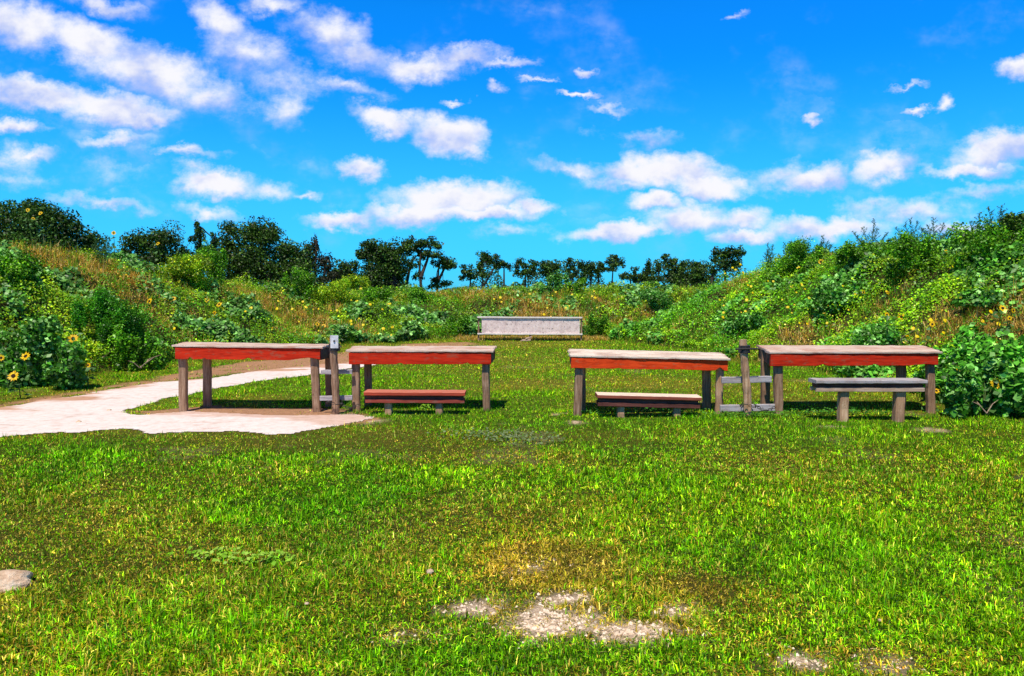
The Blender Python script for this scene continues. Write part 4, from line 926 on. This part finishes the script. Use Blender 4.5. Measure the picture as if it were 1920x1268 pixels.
# ------------------------------------------------------------------ gun-rack posts between the tables
def rack(label, px, top, basey, lean, rails, bar, plate, mpost):
    b = gp(px, basey); t = at(px + lean, top, b.y); loc = Vector((b.x, b.y, 0)); root = empty('rail_post', loc, label, 'post', 'posts with cross rails between tables')
    m = MB(); n = 12; pts = []
    for k in range(n):
        q = k / (n - 1); pts.append(lerp(b - Vector((0, 0, .1)), t, q) + Vector((.012 * math.sin(q * 5), .006 * math.cos(q * 4), 0)))
    m.tube(pts, [.054 * (1 - .12 * abs(math.sin(k * 1.3))) for k in range(n)], 10, jit=.10); m.build('post', mpost, root, loc)
    for (xa, xb, ya, yb, th) in rails:
        Dr = b.y + .13; A = at(xa, ya, Dr); B = at(xb, yb, Dr)
        m = MB(); m.beam(A, B, Vector((0, 0, 1)), th, .04, .005, 10, .0015); m.build('rail', M_grey, root, loc)
    A = at(bar[0], bar[2], b.y - .07); B = at(bar[1], bar[2] - 1, b.y - .07); m = MB(); m.tube([A, B], .011, 8)
    c = at(px + lean * .9, bar[2], b.y); m.tube([c + Vector((0, 0, -.05)), c + Vector((0, 0, .05))], .075, 12); m.build('iron_clamp', M_black, root, loc)
    if plate:
        p0 = at(px + lean, top + 10, b.y - .075); m = MB(); m.beam(p0 - Vector((0, 0, .085)), p0 + Vector((0, 0, .085)), Vector((1, 0, 0)), .105, .012, .003, 2, 0)
        pl = m.build('metal_plate', M_plate, root, loc)
        m = MB(); q = p0 + Vector((0, -.004, .01)); m.tube([q, q + Vector((0, -.016, 0))], .013, 8); bo = m.build('bolt', M_black, None, loc); bo.location = (0, 0, 0); bo.parent = pl
    # chain hanging round the post foot
    m = MB(); c0 = Vector((b.x, b.y, .16)); nl = 22
    for i in range(nl):
        q = i / nl
        if i < 12: g = 6.283 * i / 12; c = c0 + Vector((math.cos(g) * .095, math.sin(g) * .095, .02 * math.sin(g * 2)))
        else: c = c0 + Vector((.10 + .024 * (i - 12) * (1 if i % 2 else .9), -.06, -.01 - .06 * math.sin((i - 12) / 10 * 3.14))); g = 1.57
        tn = Vector((-math.sin(g), math.cos(g), 0)) if i < 12 else Vector((1, 0, 0)); up = Vector((0, 0, 1)) if i % 2 else tn.cross(Vector((0, 0, 1)))
        m.tube([c + tn * math.cos(k * 1.0472) * .024 + up * math.sin(k * 1.0472) * .014 for k in range(6)], .005, 5, close=True)
    m.build('chain', M_black, root, loc)
rack('rough post with pale metal plate, between the two left tables', 628, 631, 777, -1, [(602,661,698,697,.06),(600,661,747,746,.065)], (622,640,651), True, M_post)
rack('leaning weathered post with iron bar between the two right tables', 1402, 637, 782, -7, [(1353,1446,713,711,.085),(1350,1452,766,764,.09)], (1379,1422,655), False, M_post_b)

# ------------------------------------------------------------------ far target board
D_ = 25.6; A = at(903, 611, D_); B = at(1087, 611, D_); loc = Vector(((A.x + B.x) / 2, D_, 0))
root = empty('target_board', loc, 'pale speckled target board on thin posts before the far bank', 'board')
Z = Vector((0, 0, 1)); X = Vector((1, 0, 0)); s = D_ / F
m = MB(); hgt = 31 * s; m.beam(A, B, Z, hgt, .03, .003, 24, .003); m.build('panel', M_board, root, loc)
for yy, th in ((595, .05), (626, .05)):
    m = MB(); a = at(895, yy, D_ - .04); b = at(1092, yy + 1, D_ - .04); m.beam(a, b, Z, th, .04, .004, 10, .003); m.build('rail', M_rail, root, loc)
for px in (897.5, 994, 1090):
    a = at(px, 640, D_ + .035); a.z = -.1; t = at(px, 594, D_ + .035); m = MB(); m.beam(a, t, X, .055, .06, .005, 6, .002); m.build('post', M_post, root, loc)
loc = gp(986, 640); loc.y = 25.3; m = MB()
for (p0, p1, w_) in [(( -.14, 0, .04), (.16, 0, .05), .06), ((-.02, -.02, .09), (.2, .02, .16), .05), ((-.18, .05, .0), (.1, .06, .0), .05)]:
    m.beam(loc + Vector(p0), loc + Vector(p1), Z, w_, .06, .008, 5, .004)
o = m.build('wood_scraps', M_tan, None, loc); tag(o, 'small pale scraps of wood lying under the middle of the far board', 'wood')

# ------------------------------------------------------------------ stones, branches, small leafy weeds
def stone(label, loc, r, sq=(1, .8, .45), name='limestone_rock', group=None):
    import bmesh
    bm = bmesh.new(); bmesh.ops.create_icosphere(bm, subdivisions=4, radius=1)
    ox = random.uniform(0, 50)
    for v in bm.verts:
        c = v.co; n1 = float(fbm(np.array([c.x * 1.3 + ox]), np.array([c.y * 1.3 + c.z * 1.7]), 7, 4)[0]); k = .72 + .6 * n1
        v.co = Vector((c.x * sq[0] * r * k, c.y * sq[1] * r * k, max(-.15, c.z) * sq[2] * r * k))
    me = bpy.data.meshes.new(name); bm.to_mesh(me); bm.free(); me.materials.append(M_stone)
    o = bpy.data.objects.new(name, me); C.objects.link(o); o.location = loc; tag(o, label, 'rock', group); return o
p = gp(12, 1104); stone('pale rough limestone rock half in view at the lower left edge', p + Vector((-.05, .04, .0)), .14, (1.25, .8, .6))
for (px, py, r, lab) in [(1650,1168,.012,'tiny white pebble in the grass at lower right'),(575,1136,.012,'tiny white pebble in the grass at lower left'),(806,1076,.022,'small pale stone in the thin grass left of the bare soil'),(148,794,.035,'dark small stone on the white path at left'),(205,772,.03,'small stone on the white path below the brown streaks')]:
    stone(lab, gp(px, py) + Vector((0, 0, .012)), r, (1, .9, .7), 'pebble')
n = 420; k = 0
V = []; Tt = []
xs_ = []; ys_ = []
while len(xs_) < 1000:
    a, b = random.uniform(-.8, 1.8), random.uniform(3.1, 4.6)
    if random.random() < float(bare(np.array([a]), np.array([b]))[0][0]) ** 2: xs_.append(a); ys_.append(b)
for a, b in zip(xs_, ys_):
    r = random.uniform(.0025, .009) * (1 if random.random() < .9 else 2); z = tz(a, b); k = len(V)
    for g in range(5): V.append((a + math.cos(g * 1.2566) * r * random.uniform(.7, 1.2), b + math.sin(g * 1.2566) * r * random.uniform(.7, 1.2), z))
    V.append((a, b, z + r * .8)); Tt += [[k + g, k + (g + 1) % 5, k + 5] for g in range(5)]
gr = arrmesh('gravel', V, Tt, None, M_gravel, smooth=False); tag(gr, 'loose pale gravel scattered over the bare soil patch', 'gravel', kind='stuff')
def branch(label, pts, r=.012, name='dead_branch'):
    P_ = [hit(a, b, .22) or gp(a, b) for a, b in pts]; loc = P_[0].copy(); m = MB()
    m.tube(P_, [r * (1 - .6 * i / (len(P_) - 1)) for i in range(len(P_))], 6, jit=.15)
    for i in range(1, len(P_)):
        for j in range(2):
            e_ = P_[i] + Vector((random.uniform(-.35, .35), random.uniform(-.2, .1), random.uniform(.0, .35))); m.tube([P_[i], P_[i].lerp(e_, .5) + Vector((0, 0, .03)), e_], [r * .5, r * .35, r * .15], 5)
    o = m.build(name, M_twig, None, loc); tag(o, label, 'branch')
branch('bleached dead branch at the left bank foot beside the path', [(285,662),(275,680),(262,690)], .02)
branch('thin dead branch crossing the weeds near the stump coloured patch', [(190,672),(207,660),(225,640)], .012)
branch('dry branch in the leafy weeds right of the fourth table', [(1800,740),(1830,752),(1850,775)], .014)
branch('pale dead stalk on the bank just above the fourth table', [(1662,632),(1680,642),(1690,652)], .014)
branch('dry tangled stalks at the right frame edge of the bank', [(1860,680),(1890,672),(1915,690)], .012)
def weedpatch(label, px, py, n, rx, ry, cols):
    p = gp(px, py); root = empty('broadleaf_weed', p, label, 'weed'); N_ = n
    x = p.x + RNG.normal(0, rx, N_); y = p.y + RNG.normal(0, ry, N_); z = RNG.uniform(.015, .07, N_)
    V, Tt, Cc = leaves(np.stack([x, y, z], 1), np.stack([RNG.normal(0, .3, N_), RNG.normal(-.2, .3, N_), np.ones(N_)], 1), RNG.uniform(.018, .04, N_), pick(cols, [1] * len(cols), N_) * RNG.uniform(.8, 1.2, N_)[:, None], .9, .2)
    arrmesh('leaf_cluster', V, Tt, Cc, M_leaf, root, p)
WC = [(.18,.42,.02),(.27,.52,.04),(.36,.58,.08)]
weedpatch('pale green broadleaf weed patch in the lawn at lower left', 480, 1058, 110, .15, .04, WC)
weedpatch('second smaller broadleaf weed patch left of the pale one', 400, 1048, 40, .09, .04, WC)
weedpatch('dusty grey green weed patch in front of the second table', 930, 820, 260, .30, .12, [(.14,.20,.08),(.20,.27,.13),(.10,.17,.05)])
weedpatch('grey green weeds on the lawn to the right of the dusty patch', 985, 830, 160, .22, .12, [(.14,.20,.08),(.20,.27,.13),(.10,.17,.05)])
weedpatch('bright young weed under the low red bench', 800, 768, 40, .05, .02, WC)
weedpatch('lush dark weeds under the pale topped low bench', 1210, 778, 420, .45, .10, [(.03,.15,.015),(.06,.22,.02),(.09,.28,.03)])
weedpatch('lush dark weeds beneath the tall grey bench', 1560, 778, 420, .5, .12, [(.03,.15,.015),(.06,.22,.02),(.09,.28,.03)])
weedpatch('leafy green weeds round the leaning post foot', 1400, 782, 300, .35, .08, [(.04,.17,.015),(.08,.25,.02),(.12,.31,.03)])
